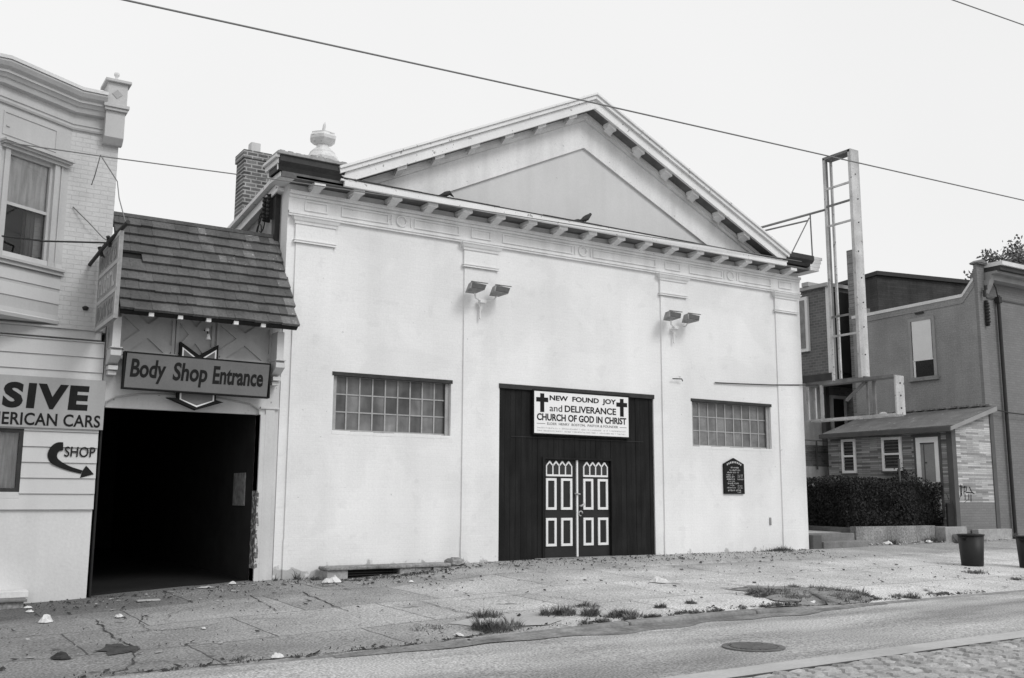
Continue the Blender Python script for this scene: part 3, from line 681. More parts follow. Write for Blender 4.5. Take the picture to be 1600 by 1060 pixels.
# pigeon on the cornice
b = MB().tube([(12.45, -.40, 7.235), (12.55, -.40, 7.26), (12.63, -.40, 7.30), (12.70, -.40, 7.345), (12.75, -.40, 7.39), (12.785, -.40, 7.42), (12.80, -.40, 7.44), (12.815, -.4, 7.445), (12.835, -.4, 7.44)],
              [.012, .03, .06, .065, .048, .034, .034, .02, .004], 10)
pg = put(b, 'pigeon', 'pigeon', smooth=True); tag(pg, 'dark pigeon perched on the ledge below the pediment', 'pigeon')
put(MB().tube([(12.66, -.41, 7.27), (12.665, -.41, 7.205)], .006, 5).tube([(12.69, -.38, 7.28), (12.695, -.38, 7.205)], .006, 5), 'leg', 'pigeon', pg)
b = MB().prism([(12.30, 7.22), (12.46, 7.225), (12.50, 7.26), (12.44, 7.27)], 'xz', -.43, -.37); put(b, 'tail', 'pigeon', pg)
b = MB().tube([(9.02, -.40, 7.225), (9.10, -.40, 7.25), (9.17, -.40, 7.28), (9.23, -.40, 7.31), (9.26, -.4, 7.34), (9.28, -.4, 7.30), (9.36, -.4, 7.25)], [.01, .035, .055, .05, .03, .03, .006], 9)
pg2 = put(b, 'pigeon', 'pigeon', smooth=True); tag(pg2, 'small dark bird crouched on the ledge at the left end of the grey tympanum', 'pigeon')

# insulator rack and iron scroll on the flank
ir = thing('insulator_rack', 'dark iron cable rack on the church flank above the shingled roof', 'cable rack', (6.0, .7, 6.2))
b = MB().box(5.95, 6.045, .42, .60, 6.0, 6.95); b.box(5.9, 6.0, .62, .66, 6.5, 7.0); b.box(5.9, 6.0, .86, .90, 6.5, 7.0); put(b, 'post', 'iron', ir)
for y in (.64, .88):
    pr_ = [(.01, 6.5)]
    for i in range(6): pr_ += [(.045, 6.53+i*.08), (.02, 6.555+i*.08), (.045, 6.58+i*.08)]
    put(MB().lathe(pr_, 5.88, y, 8), 'insulator', 'iron', ir)
b = MB()
for (yc, zc, rr) in ((1.15, 6.72, .13), (1.35, 6.62, .2), (1.5, 6.45, .16)):
    b.tube([(5.99, yc+rr*math.cos(k*.45), zc+rr*math.sin(k*.45)) for k in range(13)], .012, 6)
b.tube([(5.99, .9, 6.9), (5.99, 1.2, 6.95), (5.99, 1.55, 6.55), (5.99, 1.8, 6.15)], .013, 6); put(b, 'cable_loop', 'iron', ir)
b = MB()
for _ in range(14):
    a = [(6.0-g.uniform(0, .06), .35+g.uniform(0, .35), 6.95+g.uniform(-.08, .12)) for _ in range(4)]; b.tube(a, .01, 5)
put(b, 'cable_knot', 'iron', ir)

# cellar hatch at the foot of the wall
hc = thing('cellar_hatch', 'low stone slab over a dark cellar opening at the foot of the white wall', 'cellar hatch', (8.3, -.3, -.2))
def rough_poly(x0, x1, y0, y1, n, j):
    p = [(x0+(x1-x0)*i/n, y0+g.uniform(-j, j)) for i in range(n+1)]; return p+[(x1, y1), (x0, y1)]
put(MB().prism(rough_poly(6.85, 9.35, -.52, -.095, 14, .03), 'xy', -.045, .015), 'slab', 'concrete', hc, bevel=.02)
put(MB().box(6.88, 7.28, -.47, -.095, -.5, -.047), 'side_stone', 'stone', hc, bevel=.02)
b = MB().box(8.30, 8.62, -.48, -.095, -.5, -.047); b.box(8.63, 8.98, -.46, -.095, -.5, -.047); b.box(8.99, 9.3, -.5, -.095, -.5, -.047); put(b, 'side_stone', 'concrete', hc, bevel=.02)
put(MB().box(7.281, 8.299, -.2, -.1, -.5, -.047), 'opening', 'darkint', hc)
b = MB(); b.box(7.29, 8.29, -.40, -.385, -.11, -.095); b.box(7.29, 8.29, -.41, -.395, -.15, -.138); put(b, 'grille', 'iron', hc)
def rock(cx, cy, cz, r, seed, fl=.7, n=9):
    q = random.Random(seed); mb = MB(); pr = []
    for k in range(6):
        a = -math.pi/2+math.pi*k/5; pr.append((max(.02, math.cos(a))*r, cz+r*fl*(1+math.sin(a))*.5-.01))
    mb.lathe(pr, cx, cy, n); mb.v = [(x+q.uniform(-.18, .18)*r, y+q.uniform(-.18, .18)*r, z+q.uniform(-.1, .1)*r) for x, y, z in mb.v]; return mb
tag(put(rock(9.52, -.30, -.06, .21, 3, .8), 'stone_lump', 'concrete'), 'broken pale masonry lump at the right end of the cellar slab', 'rubble')
qr = random.Random(44)
for i, (x, y, r_, lab) in enumerate([(7.25, -.72, .05, 'small dark stone lying before the left end of the cellar opening'), (8.1, -.68, .06, 'pale stone before the middle of the cellar opening'), (8.75, -.66, .07, 'rounded stone below the cellar slab left of the broken lump'), (9.1, -.7, .05, 'smallest pale stone near the right end of the cellar slab')]):
    tag(put(rock(x, y, zg(x, y), r_, 60+i, .6, 7), 'stone', 'stone' if i % 2 else 'concrete'), lab, 'stone')
# conduit on the wall towards the street frame
b = MB().tube([(16.75, -.03, 3.99), (17.6, -.04, 4.015), (18.7, -.035, 4.06), (19.85, -.05, 4.13), (20.38, -.1, 4.16)], .014, 8); b.tube([(15.35, -.11, 3.985), (15.62, -.12, 3.995), (15.66, -.1, 3.95)], .013, 6)
tag(put(b, 'wall_conduit', 'iron'), 'thin dark conduit running along the white wall above the right window', 'conduit')

# ------------------------------------------------------------------ house on the left
HX1 = 3.0
LH = thing('corner_house', 'pale brick house with a bay window and clapboard shopfront at the left edge', 'house', (-1.5, 0, -.5))
b = MB().box(-8, HX1, .0, .3, 3.93, 8.0); put(b, 'brick_wall', 'housebrick', LH)
b = MB().box(-8, HX1-.3, .3, 12, -.9, 7.8); b.box(HX1-.3, HX1, .3, 12, -.9, 7.8); put(b, 'house_body', 'housebase', LH)
b = MB()
WX0, WX1, WZ0, WZ1 = .4, 1.89, 1.30, 2.29
for x0, x1, z0, z1 in ((-8, HX1-.012, -.9, 1.03),): b.box(x0, x1, .005, .3, z0, z1)
put(b, 'base_wall', 'housebase', LH)
b = MB(); z = 1.03
while z < 3.78:
    z2 = min(z+.247, 3.78)
    def brd(x0, x1):
        b.hexa([(x0, -.045, z), (x1, -.045, z), (x1, .3, z), (x0, .3, z), (x0, -.02, z2-.004), (x1, -.02, z2-.004), (x1, .3, z2-.004), (x0, .3, z2-.004)])
    if z2 <= WZ0 or z >= WZ1: brd(-8, HX1-.004)
    else: brd(WX1, HX1-.004); brd(-8, WX0)
    z = z2
b.box(WX0, WX1, -.03, .3, 1.2, WZ0); b.box(WX0, WX1, -.03, .3, WZ1, 2.45)
put(b, 'clapboard', 'clap', LH)
b = MB().box(-8, 2.93, -.07, -.0, 3.79, 3.93); b.box(-8, 2.95, -.11, 0, 3.931, 3.965); put(b, 'belt_moulding', 'housetrim', LH, bevel=.008)
# shop window
b = MB().frame(WX0, WX1, WZ0, WZ1, .06, -.03, .05); w_ = put(b, 'shop_window', 'lintel', LH)
put(MB().quad((WX0+.06, .0, WZ0+.06), (WX1-.06, .0, WZ0+.06), (WX1-.06, .0, WZ1-.06), (WX0+.06, .0, WZ1-.06)), 'pane', 'glass', w_)
b = MB(); n = 26
for i in range(n):
    a0 = WX0+.06+(WX1-WX0-.12)*i/n; a1 = WX0+.06+(WX1-WX0-.12)*(i+1)/n; y0 = .13+.025*math.sin(i*2.1); y1 = .13+.025*math.sin((i+1)*2.1)
    b.quad((a0, y0, WZ0+.06), (a1, y1, WZ0+.06), (a1, y1, WZ1-.06), (a0, y0, WZ1-.06))
put(b, 'curtain', 'curtain', w_)
put(MB().box(WX0+.06, WX1-.06, .2, .24, WZ0+.06, WZ1-.06), 'backing', 'darkint', w_)
# bay
bay = [(-2.4, 0), (-1.25, -.69), (1.1, -.69), (2.25, 0)]
b = MB().prism(bay+[(2.25, .05), (-2.4, .05)], 'xy', 4.12, 4.93)
wallL = [(-2.4, 0), (-1.25, -.69), (1.1, -.69)]
b.prism(bay+[(2.25, .05), (-2.4, .05)], 'xy', 6.63, 7.33)
# solid strips round the window in the angled face
A = Vector((1.1, -.69)); Bv = Vector((2.25, 0)); U = (Bv-A).normalized(); NN = Vector((U.y, -U.x)); LEN = (Bv-A).length
def onface(u, d, z): p = A+U*u+NN*d; return (p.x, p.y, z)
def fbox(mb, u0, u1, d0, d1, z0, z1):
    return mb.hexa([onface(u0, d1, z0), onface(u1, d1, z0), onface(u1, d0, z0), onface(u0, d0, z0), onface(u0, d1, z1), onface(u1, d1, z1), onface(u1, d0, z1), onface(u0, d0, z1)])
WU0, WU1 = .24, 1.06
fbox(b, 0, WU0, -.2, 0, 4.93, 6.63); fbox(b, WU1, LEN, -.2, 0, 4.93, 6.63); b.box(-1.25, -.55, -.69, -.5, 4.93, 6.63); b.box(.45, 1.1, -.69, -.5, 4.93, 6.63); b.prism([(-2.4, 0), (-1.25, -.69), (-1.2, -.5), (-2.2, .05)], 'xy', 4.93, 6.63)
bayo = put(b, 'bay', 'housetrim', LH)
b = MB(); ex = bay
for zl in (4.33, 4.58, 4.80): b.sweep(bay, [(0, zl), (.016, zl), (.004, zl+.2), (0, zl+.2)])
b.sweep(bay, [(-.01, 4.0), (.03, 4.0), (.05, 4.05), (.03, 4.07), (.03, 4.14), (-.01, 4.14)])
b.prism(bay+[(2.25, .05), (-2.4, .05)], 'xy', 4.0, 4.119)
put(b, 'bay_siding', 'clap', bayo)
b = MB()
fbox(b, .14, .2, 0, .02, 6.98, 7.0); 
for (u0, u1, z0, z1) in ((.08, LEN-.28, 6.84, 7.22),):
    fbox(b, u0, u1, 0, .014, z1-.02, z1); fbox(b, u0, u1, 0, .014, z0, z0+.02); fbox(b, u1-.02, u1, 0, .014, z0+.02, z1-.02); fbox(b, u0, u0+.02, 0, .014, z0+.02, z1-.02)
fbox(b, .08, LEN-.02, 0, .11, 6.68, 6.715); fbox(b, .06, LEN, 0, .15, 6.716, 6.75); fbox(b, .1, LEN-.04, 0, .06, 6.63, 6.679)
fbox(b, 0, LEN+.02, 0, .10, 4.86, 4.90); fbox(b, .02, LEN, 0, .06, 4.80, 4.859)
fbox(b, WU0-.09, WU0, 0, .03, 4.901, 6.629); fbox(b, WU1, WU1+.09, 0, .03, 4.901, 6.629); fbox(b, WU1+.13, WU1+.16, 0, .02, 4.901, 6.629); fbox(b, .05, .09, 0, .02, 4.901, 6.629)
put(b, 'bay_trim', 'housetrim', bayo)
b = MB(); F = .045
fbox(b, WU0, WU0+F, -.1, -.03, 4.93, 6.63); fbox(b, WU1-F, WU1, -.1, -.03, 4.93, 6.63); fbox(b, WU0+F, WU1-F, -.1, -.03, 6.57, 6.63); fbox(b, WU0+F, WU1-F, -.1, -.03, 4.93, 4.98); fbox(b, WU0+F, WU1-F, -.09, -.04, 5.76, 5.81)
wo_ = put(b, 'window', 'housetrim', LH)
b = MB().quad(onface(WU0+F, -.07, 4.98), onface(WU1-F, -.07, 4.98), onface(WU1-F, -.07, 6.57), onface(WU0+F, -.07, 6.57)); put(b, 'pane', 'glass', wo_)
b = MB(); n = 16
for i in range(n):
    u0 = WU0+(WU1-WU0)*i/n; u1 = WU0+(WU1-WU0)*(i+1)/n; q0 = -.10+.008*math.sin(i*1.9); q1 = -.10+.008*math.sin((i+1)*1.9)
    b.quad(onface(u0, q0, 5.78), onface(u1, q1, 5.78), onface(u1, q1, 6.6), onface(u0, q0, 6.6))
put(b, 'curtain', 'curtain', wo_)
b = MB(); n = 8
for i in range(n):
    u0 = WU1-.3+.16*i/n; u1 = WU1-.3+.16*(i+1)/n
    b.quad(onface(u0, -.18+.02*math.sin(i*2), 4.95), onface(u1, -.18+.02*math.sin((i+1)*2), 4.95), onface(u1, -.18, 5.8), onface(u0, -.18, 5.8))
put(b, 'side_curtain', 'signgrey', wo_)
b = MB(); fbox(b, WU0, WU1, -.34, -.32, 4.93, 6.63); put(b, 'backing', 'darkint', wo_)
b = MB().frame(-.55, .45, 4.93, 6.63, .05, -.66, -.58); b.box(-.5, .4, -.65, -.6, 5.76, 5.81); w_ = put(b, 'window', 'housetrim', LH)
put(MB().quad((-.5, -.62, 4.98), (.4, -.62, 4.98), (.4, -.62, 6.58), (-.5, -.62, 6.58)), 'pane', 'glass', w_)
b = MB(); n = 18
for i in range(n): b.quad((-.55+i/n, -.585+.012*math.sin(i*1.9), 5.78), (-.55+(i+1)/n, -.585+.012*math.sin((i+1)*1.9), 5.78), (-.55+(i+1)/n, -.585+.012*math.sin((i+1)*1.9), 6.63), (-.55+i/n, -.585+.012*math.sin(i*1.9), 6.63))
put(b, 'curtain', 'curtain', w_); put(MB().box(-.55, .45, -.4, -.38, 4.93, 6.63), 'backing', 'darkint', w_)
put(MB().box(-.65, .55, -.73, -.691, 6.64, 6.72).box(-.65, .55, -.74, -.691, 4.86, 4.92), 'bay_trim', 'housetrim', bayo)
# cornice over bay and wall
cp = [(-8, 0), (-2.4, 0), (-1.25, -.69), (1.1, -.69), (2.25, 0), (2.73, 0)]
b = MB().sweep(cp, [(-.02, 7.33), (.035, 7.33), (.05, 7.36), (.03, 7.37), (.03, 7.41), (.05, 7.42), (.05, 7.44), (.012, 7.45), (.012, 7.60), (.10, 7.62), (.13, 7.70), (.15, 7.70), (.19, 7.76), (.21, 7.76), (.21, 7.80), (.27, 7.84), (.31, 7.90), (.31, 7.93), (-.02, 7.96)])
put(b, 'cornice', 'housetrim', LH)
b = MB().sweep(cp, [(-.02, 7.961), (.33, 7.935), (.33, 7.99), (-.02, 8.02)]); put(b, 'cornice_capping', 'coping', LH)
b = MB().box(2.73, 3.04, -.2, .2, 7.26, 7.72); b.prism([(0, 7.16), (-.1, 7.16), (-.2, 7.259), (0, 7.259)], 'yz', 2.73, 3.04); b.box(2.70, 3.07, -.25, .22, 7.721, 7.77); b.box(2.68, 3.09, -.28, .22, 7.771, 7.83)
b.box(2.73, 3.05, -.23, .2, 7.831, 8.22); b.box(2.68, 3.10, -.29, .24, 8.221, 8.27)
dm = MB().prism([(2.80, 8.02), (2.885, 8.10), (2.97, 8.02), (2.885, 7.94)], 'xz', -.24, -.2295)
pr = put(b, 'corner_pier', 'housetrim', LH, bevel=.006)
put(dm, 'diamond_ornament', 'signpale', pr); put(MB().lathe([(.05, 8.27), (.05, 8.31), (.022, 8.34), (.022, 8.38), (.045, 8.41), (.045, 8.45), (.01, 8.48)], 2.88, -.08, 14), 'finial', 'coping', pr, True)
put(MB().lathe([(.035, 4.28), (.05, 4.31), (.05, 4.33), (.02, 4.35)], 2.66, -.02, 10), 'tie_bolt', 'iron', LH, True)
# painted arrow and word on the boards
P0 = [(2.475, 2.03), (2.40, 2.02), (2.345, 1.965), (2.325, 1.88), (2.36, 1.80), (2.46, 1.735), (2.60, 1.675), (2.78, 1.625)]
wd = [.065, .07, .07, .07, .06, .045, .035, .028]
def smooth(ps, n=6):                    # Catmull-Rom through the control points
    out = []
    for i in range(len(ps)-1):
        p0, p1, p2, p3 = (Vector(ps[max(0, i-1)]), Vector(ps[i]), Vector(ps[i+1]), Vector(ps[min(len(ps)-1, i+2)]))
        for k in range(n):
            t = k/n; out.append(.5*(2*p1+(p2-p0)*t+(2*p0-5*p1+4*p2-p3)*t*t+(3*p1-p0-3*p2+p3)*t**3))
    return out+[Vector(ps[-1])]
C3 = smooth([(x, z, w) for (x, z), w in zip(P0, wd)]); b = MB(); lft = []; rgt = []; nn = len(C3)
for i, p in enumerate(C3):
    d = (C3[min(i+1, nn-1)]-C3[max(i-1, 0)]).to_2d().normalized(); n_ = Vector((-d.y, d.x))
    lft.append(p.to_2d()+n_*p.z); rgt.append(p.to_2d()-n_*p.z)
for i in range(nn-1): b.prism([tuple(lft[i]), tuple(lft[i+1]), tuple(rgt[i+1]), tuple(rgt[i])], 'xz', -.052, -.046)
b.prism([(2.76, 1.53), (2.965, 1.595), (2.84, 1.73), (2.79, 1.65)], 'xz', -.0525, -.0465)
put(b, 'painted_arrow', 'ink', LH)
text('painted_lettering', 'SHOP', 'ink', LH, 2.50, 2.965, 1.865, 2.03, -.048, shear=.05, bold=.008)
# trade sign on the boards
ts = thing('trade_sign', 'pale grey sign reading SIVE over AMERICAN CARS on the clapboard shopfront', 'sign', (2.2, -.05, 2.31))
put(MB().box(-2.6, 3.05, -.085, -.046, 2.31, 3.125), 'board', 'signpale', ts, bevel=.005)
text('lettering', 'SIVE', 'ink', ts, 1.54, 2.80, 2.61, 3.02, -.086, shear=.04, bold=.05, sp=1.18)
text('lettering', 'AMERICAN CARS', 'ink', ts, 1.20, 3.0, 2.345, 2.545, -.086, bold=.02, sp=1.04)
# doorstep
ds = thing('doorstep', 'low grey step with a worn dark edge at the foot of the left house', 'doorstep', (1.2, -.4, -.5))
put(MB().box(-.6, 2.02, -.55, 0.0, -.8, -.33), 'riser', 'concrete', ds, bevel=.01)
put(MB().box(-.6, 2.06, -.6, 0.0, -.329, -.29), 'tread', 'galvdark', ds, bevel=.01)
put(MB().box(-.6, 2.1, -.35, 0.0, -.289, -.19), 'upper_step', 'coping', ds, bevel=.01)
# hanging sign and its bar
hb = thing('sign_bar', 'dark iron bar on the left house wall carrying the faded hanging sign', 'sign bracket', (2.68, 0, 5.06))
put(MB().tube([(2.68, 0, 5.06), (2.74, -.9, 5.19), (2.86, -2.05, 5.34)], .032, 8), 'bar', 'iron', hb)
b = MB()
for t in (.35, .62): b.tube([(2.68+.12*t, -1.8*t, 5.08+.25*t), (2.76+.1*t, -1.8*t, 4.98+.25*t)], .012, 6); b.tube([(2.66+.12*t, -1.9*t, 5.14+.25*t), (2.72+.12*t, -1.75*t, 5.0+.25*t)], .03, 6)
put(b, 'hook', 'iron', hb)
put(MB().tube([(-.4, -.74, 5.17), (1.9, -.55, 5.23), (2.76, -.95, 5.24)], .014, 6), 'stay', 'iron', hb)
hs = thing('hanging_sign', 'faded three-panel sign board hanging side-on from the iron bar', 'sign', (2.87, -.9, 3.9))
HP = [Vector((2.86, -.12, 3.91)), Vector((2.86, -1.74, 3.91)), Vector((2.86, -1.80, 5.26)), Vector((2.86, -.10, 5.27))]
def hp(u, d, v):                       # u 0..1 from wall to street, v 0..1 upwards
    p = HP[0].lerp(HP[1], u).lerp(HP[3].lerp(HP[2], u), v); return (p.x-d, p.y, p.z)
b = MB().hexa([hp(0, 0, 0), hp(1, 0, 0), hp(1, .05, 0), hp(0, .05, 0), hp(0, 0, 1), hp(1, 0, 1), hp(1, .05, 1), hp(0, .05, 1)]); put(b, 'board', 'signfaded', hs)
def hbar(mb, u0, u1, v0, v1, d=.052):
    return mb.hexa([hp(u0, d, v0), hp(u1, d, v0), hp(u1, d+.006, v0), hp(u0, d+.006, v0), hp(u0, d, v1), hp(u1, d, v1), hp(u1, d+.006, v1), hp(u0, d+.006, v1)])
b = MB()
for v in (.0, .31, .64, .955): hbar(b, 0, 1, v, v+.045)
hbar(b, 0, .03, .046, .954, .0515); hbar(b, .97, 1, .046, .954, .0515)
put(b, 'border', 'signfaded2', hs)
q = random.Random(21)
for (v0, v1, mt_) in ((.72, .90, 'inkgrey'), (.40, .60, 'signfaded2'), (.09, .27, 'inkgrey')):
    b = MB(); u = .10
    while u < .86:
        w = q.uniform(.08, .13); hbar(b, u, u+.03, v0, v1)
        if q.random() < .7: hbar(b, u+.031, u+w-.02, v1-.05, v1)
        if q.random() < .6: hbar(b, u+.031, u+w-.02, v0, v0+.05)
        if q.random() < .6: hbar(b, u+w-.019, u+w, v0+.02, v1-.03)
        u += w+.035
    put(b, 'worn_lettering', mt_, hs)

# ------------------------------------------------------------------ garage entrance between house and church
GE = thing('garage_entrance', 'dark garage doorway under a steep shingled canopy between house and church', 'garage', (4.5, 0, -.3))
GX0, GX1 = 3.02, 6.045; OX0, OX1 = 3.06, 5.70; OZ = 2.70
b = MB().box(GX0, GX1, .02, .25, OZ+.42, 5.15); b.box(OX1, GX1, .02, .25, -.6, OZ+.42)
arch = [(OX0+.02, OZ), (OX0+.03, OZ+.08), (OX0+.18, OZ+.17), (OX0+.6, OZ+.24), (4.4, OZ+.27), (OX1-.7, OZ+.24), (OX1-.2, OZ+.17), (OX1-.03, OZ+.08), (OX1-.02, OZ)]
b.prism([(GX0, OZ)]+arch+[(OX1, OZ), (OX1, OZ+.419), (GX0, OZ+.419)], 'xz', .02, .25)
put(b, 'front_wall', 'garage', GE)
put(MB().prism(arch, 'xz', .07, .2), 'arch_panel', 'garage', GE)
put(MB().tube([(x, .018, z+.012) for x, z in arch], .014, 6), 'arch_bead', 'gpanel', GE)
b = MB().box(OX1, OX1+.09, -.02, .26, -.6, OZ+.0); b.box(OX1+.091, OX1+.26, -.01, .019, -.6, OZ+.1); b.box(OX1-.01, GX1-.01, -.03, .019, OZ+.101, OZ+.14); put(b, 'jamb', 'garage', GE, bevel=.006)
put(MB().box(OX0-.03, OX0, .0, .3, -.6, OZ), 'jamb', 'twig', GE, bevel=.006)
put(MB().prism([(OX1-.002, -.0), (OX1+.05, .02), (OX1+.06, .3), (OX1+.03, .55), (OX1+.05, .75), (OX1+.02, 1.0), (OX1+.03, 1.3), (OX1-.002, 1.35)], 'xz', -.0235, .262), 'peeled_wood', 'peel', GE)
# crossed panel frieze
b = MB().box(3.2, 5.86, -.01, .019, 3.62, 4.45); put(b, 'panel', 'gpanel', GE)
b = MB(); z0, z1 = 3.64, 4.40
def diag(xa, za, xb, zb, w=.09):
    d = Vector((xb-xa, zb-za)).normalized(); n_ = Vector((-d.y, d.x))*w
    b.prism([(xa+n_.x, za+n_.y), (xb+n_.x, zb+n_.y), (xb-n_.x, zb-n_.y), (xa-n_.x, za-n_.y)], 'xz', -.04-.002*len(b.f)/60, -.0105)
for (x0, x1) in ((3.22, 4.12), (4.14, 4.80), (4.84, 5.84)):
    diag(x0+.06, z0+.05, x1-.06, z1-.05); diag(x0+.06, z1-.05, x1-.06, z0+.05)
    b.box(x0, x0+.05, -.0455, -.0106, z0, z1); b.box(x1-.05, x1, -.0455, -.0106, z0, z1)
b.box(3.2, 5.86, -.055, -.0107, 3.60, 3.66); put(b, 'cross_boards', 'gpanel', GE)
b = MB().box(3.15, 5.9, -.075, .018, 3.50, 3.585); b.box(3.12, 5.93, -.1, .018, 3.586, 3.60); put(b, 'lintel_moulding', 'garage', GE, bevel=.006)
def console(x0):
    mb = MB().box(x0, x0+.13, -.36, .018, 3.66, 4.17); mb.prism([(.0, 3.64), (-.34, 3.64), (-.40, 3.60), (-.40, 3.52), (-.2, 3.42), (0, 3.38)], 'yz', x0-.02, x0+.15)
    mb.box(x0-.01, x0+.14, -.24, 0, 3.30, 3.37); mb.box(x0, x0+.13, -.18, 0, 3.22, 3.29); mb.box(x0-.03, x0+.16, -.43, 0, 3.641, 3.659); return mb
co_ = put(console(3.05), 'console', 'garage', GE, bevel=.006); dup(co_, (2.78, 0, 0))
# canopy: frame and individually laid shingles
EY, EZ, RY, RZ = -.66, 4.24, .52, 6.10
def rp(t, off): # point across slope, t=0 eave, 1 ridge; off along the normal
    ny, nz = -(RZ-EZ), -(EY-RY); l = math.hypot(ny, nz); return (EY+(RY-EY)*t+ny/l*off, EZ+(RZ-EZ)*t+nz/l*off)
b = MB()
for (x0, x1, ta, tb) in ((3.10, 6.04, .56, 1.0), (3.10, 6.10, 0, .56)):
    a0 = rp(ta, -.10); a1 = rp(tb, -.10); c0 = rp(ta, -.005); c1 = rp(tb, -.005)
    b.hexa([(x0, a0[0], a0[1]), (x1, a0[0], a0[1]), (x1, a1[0], a1[1]), (x0, a1[0], a1[1]), (x0, c0[0], c0[1]), (x1, c0[0], c0[1]), (x1, c1[0], c1[1]), (x0, c1[0], c1[1])])
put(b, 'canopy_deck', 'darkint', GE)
# lower right flap overlaps the church pilaster
NR = 10; q = random.Random(5); dark, pale = MB(), MB()
for k in range(NR):
    ta, tb = k/NR-.004, (k+1)/NR+.045
    x = 3.09-q.uniform(0, .1); xe = 6.03 if k >= 6 else 6.12-.008*k+q.uniform(-.01, .01)
    while x < xe:
        w = q.uniform(.13, .30); x1 = min(xe, x+w-.003); j = q.uniform(-.004, .004)
        xx = max(x, 3.08)
        p0 = rp(ta+j, .07+q.uniform(0, .006)); p1 = rp(tb, .004); r0_ = rp(ta+j, .018); 
        tgt = pale if (k in (6, 7, 8, 9) and x > 4.5 and q.random() < .55) or (k < 6 and x > 5.75 and q.random() < .6) else dark
        if not (k == 5 and x < 3.35) and x1-xx > .03:
            tgt.hexa([(xx, r0_[0], r0_[1]), (x1, r0_[0], r0_[1]), (x1, p1[0], p1[1]-.02), (xx, p1[0], p1[1]-.02), (xx, p0[0], p0[1]), (x1, p0[0], p0[1]), (x1, p1[0], p1[1]), (xx, p1[0], p1[1])])
        x += w
sh = put(dark, 'shingles', 'shingle', GE); put(pale, 'bleached_shingle', 'shinglepale', sh)
t0 = rp(1.0, .03); b = MB().box(3.08, 6.03, t0[0]-.03, t0[0]+.06, t0[1]-.02, t0[1]+.045); b.box(3.08, 6.03, .50, .559, 5.9, t0[1]-.021); put(b, 'ridge_board', 'shingle', GE)
raf = put(MB().box(3.54, 3.62, -.66, -.58, 4.175, 4.235), 'rafter_tail', 'white', GE)
for x in (.47, .94, 1.41, 1.89): dup(raf, (x, 0, 0))
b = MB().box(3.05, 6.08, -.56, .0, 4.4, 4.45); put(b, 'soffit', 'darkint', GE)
# dark workshop behind the doorway
fl = -.27
b = MB().box(2.72, 3.0, .31, 13, -.7, 4.2); b.box(5.72, 6.04, .36, 13, -.7, 4.2); b.box(3.0, 5.72, 12.8, 13, -.7, 4.2); b.box(2.9, 6.0, .36, 13, 4.2, 4.3); put(b, 'workshop_wall', 'gloomwall', GE)
b = MB().hexa([(3.0, .29, -.6), (5.72, .29, -.6), (5.72, 12.8, -.6), (3.0, 12.8, -.6), (3.0, .29, -.345), (5.72, .29, -.215), (5.72, 12.8, -.2), (3.0, 12.8, -.3)]); put(b, 'workshop_floor', 'gloomfloor', GE)
tag(put(MB().box(5.695, 5.715, .72, 1.40, 1.08, 1.68), 'poster', 'poster'), 'small grey poster on the right wall inside the dark garage', 'poster')
# spotlight over the arrow
sp_ = thing('spotlight', 'tiny white lamp on the crossed panels above the arrow sign', 'lamp', (4.62, -.15, 4.0))
put(MB().tube([(4.62, -.04, 4.12), (4.62, -.22, 4.12), (4.62, -.26, 4.02)], .013, 6), 'arm', 'iron', sp_)
b = MB().lathe([(.03, 4.08), (.035, 4.11), (.03, 4.14)], 4.62, -.22, 10); b.lathe([(.045, 3.93), (.03, 3.98), (.02, 4.03)], 4.63, -.27, 10); put(b, 'lamp_head', 'white', sp_, True)
# body shop sign with arrow
bs = thing('body_shop_sign', 'grey sign reading Body Shop Entrance with a big arrow pointing down', 'sign', (4.5, -.3, 2.7))
QX = (3.30, 5.72); 
def bz(x, v): return 3.005+(3.58-3.005)*v + (x-4.5)*-.01
b = MB().hexa([(3.29, -.30, bz(3.29, 0)), (5.70, -.30, bz(5.7, 0)), (5.70, -.18, bz(5.7, 0)), (3.29, -.18, bz(3.29, 0)), (3.31, -.30, bz(3.3, 1)), (5.73, -.30, bz(5.73, 1)), (5.73, -.18, bz(5.73, 1)), (3.31, -.18, bz(3.3, 1))])
put(b, 'board', 'signgrey', bs)
b = MB()
b.hexa([(3.28, -.308, bz(3.3, -.04)), (5.72, -.308, bz(5.7, -.04)), (5.72, -.17, bz(5.7, -.04)), (3.28, -.17, bz(3.3, -.04)), (3.28, -.308, bz(3.3, .0)), (5.72, -.308, bz(5.7, .0)), (5.72, -.17, bz(5.7, .0)), (3.28, -.17, bz(3.3, .0))])
b.hexa([(3.29, -.308, bz(3.3, 1.0)), (5.745, -.308, bz(5.7, 1.0)), (5.745, -.17, bz(5.7, 1.0)), (3.29, -.17, bz(3.3, 1.0)), (3.29, -.308, bz(3.3, 1.04)), (5.745, -.308, bz(5.7, 1.04)), (5.745, -.17, bz(5.7, 1.04)), (3.29, -.17, bz(3.3, 1.04))])
b.box(3.265, 3.29, -.307, -.17, bz(3.3, -.04), bz(3.3, 1.04)); b.box(5.73, 5.755, -.307, -.17, bz(5.7, -.04), bz(5.7, 1.04)); put(b, 'frame', 'ink', bs)
text('lettering', 'Body', 'ink', bs, 3.37, 3.95, 3.10, 3.50, -.301, shear=.12, bold=.028)
text('lettering', 'Shop', 'ink', bs, 4.06, 4.64, 3.085, 3.49, -.301, shear=.12, bold=.028)
text('lettering', 'Entrance', 'ink', bs, 4.73, 5.62, 3.16, 3.475, -.301, shear=.1, bold=.028)
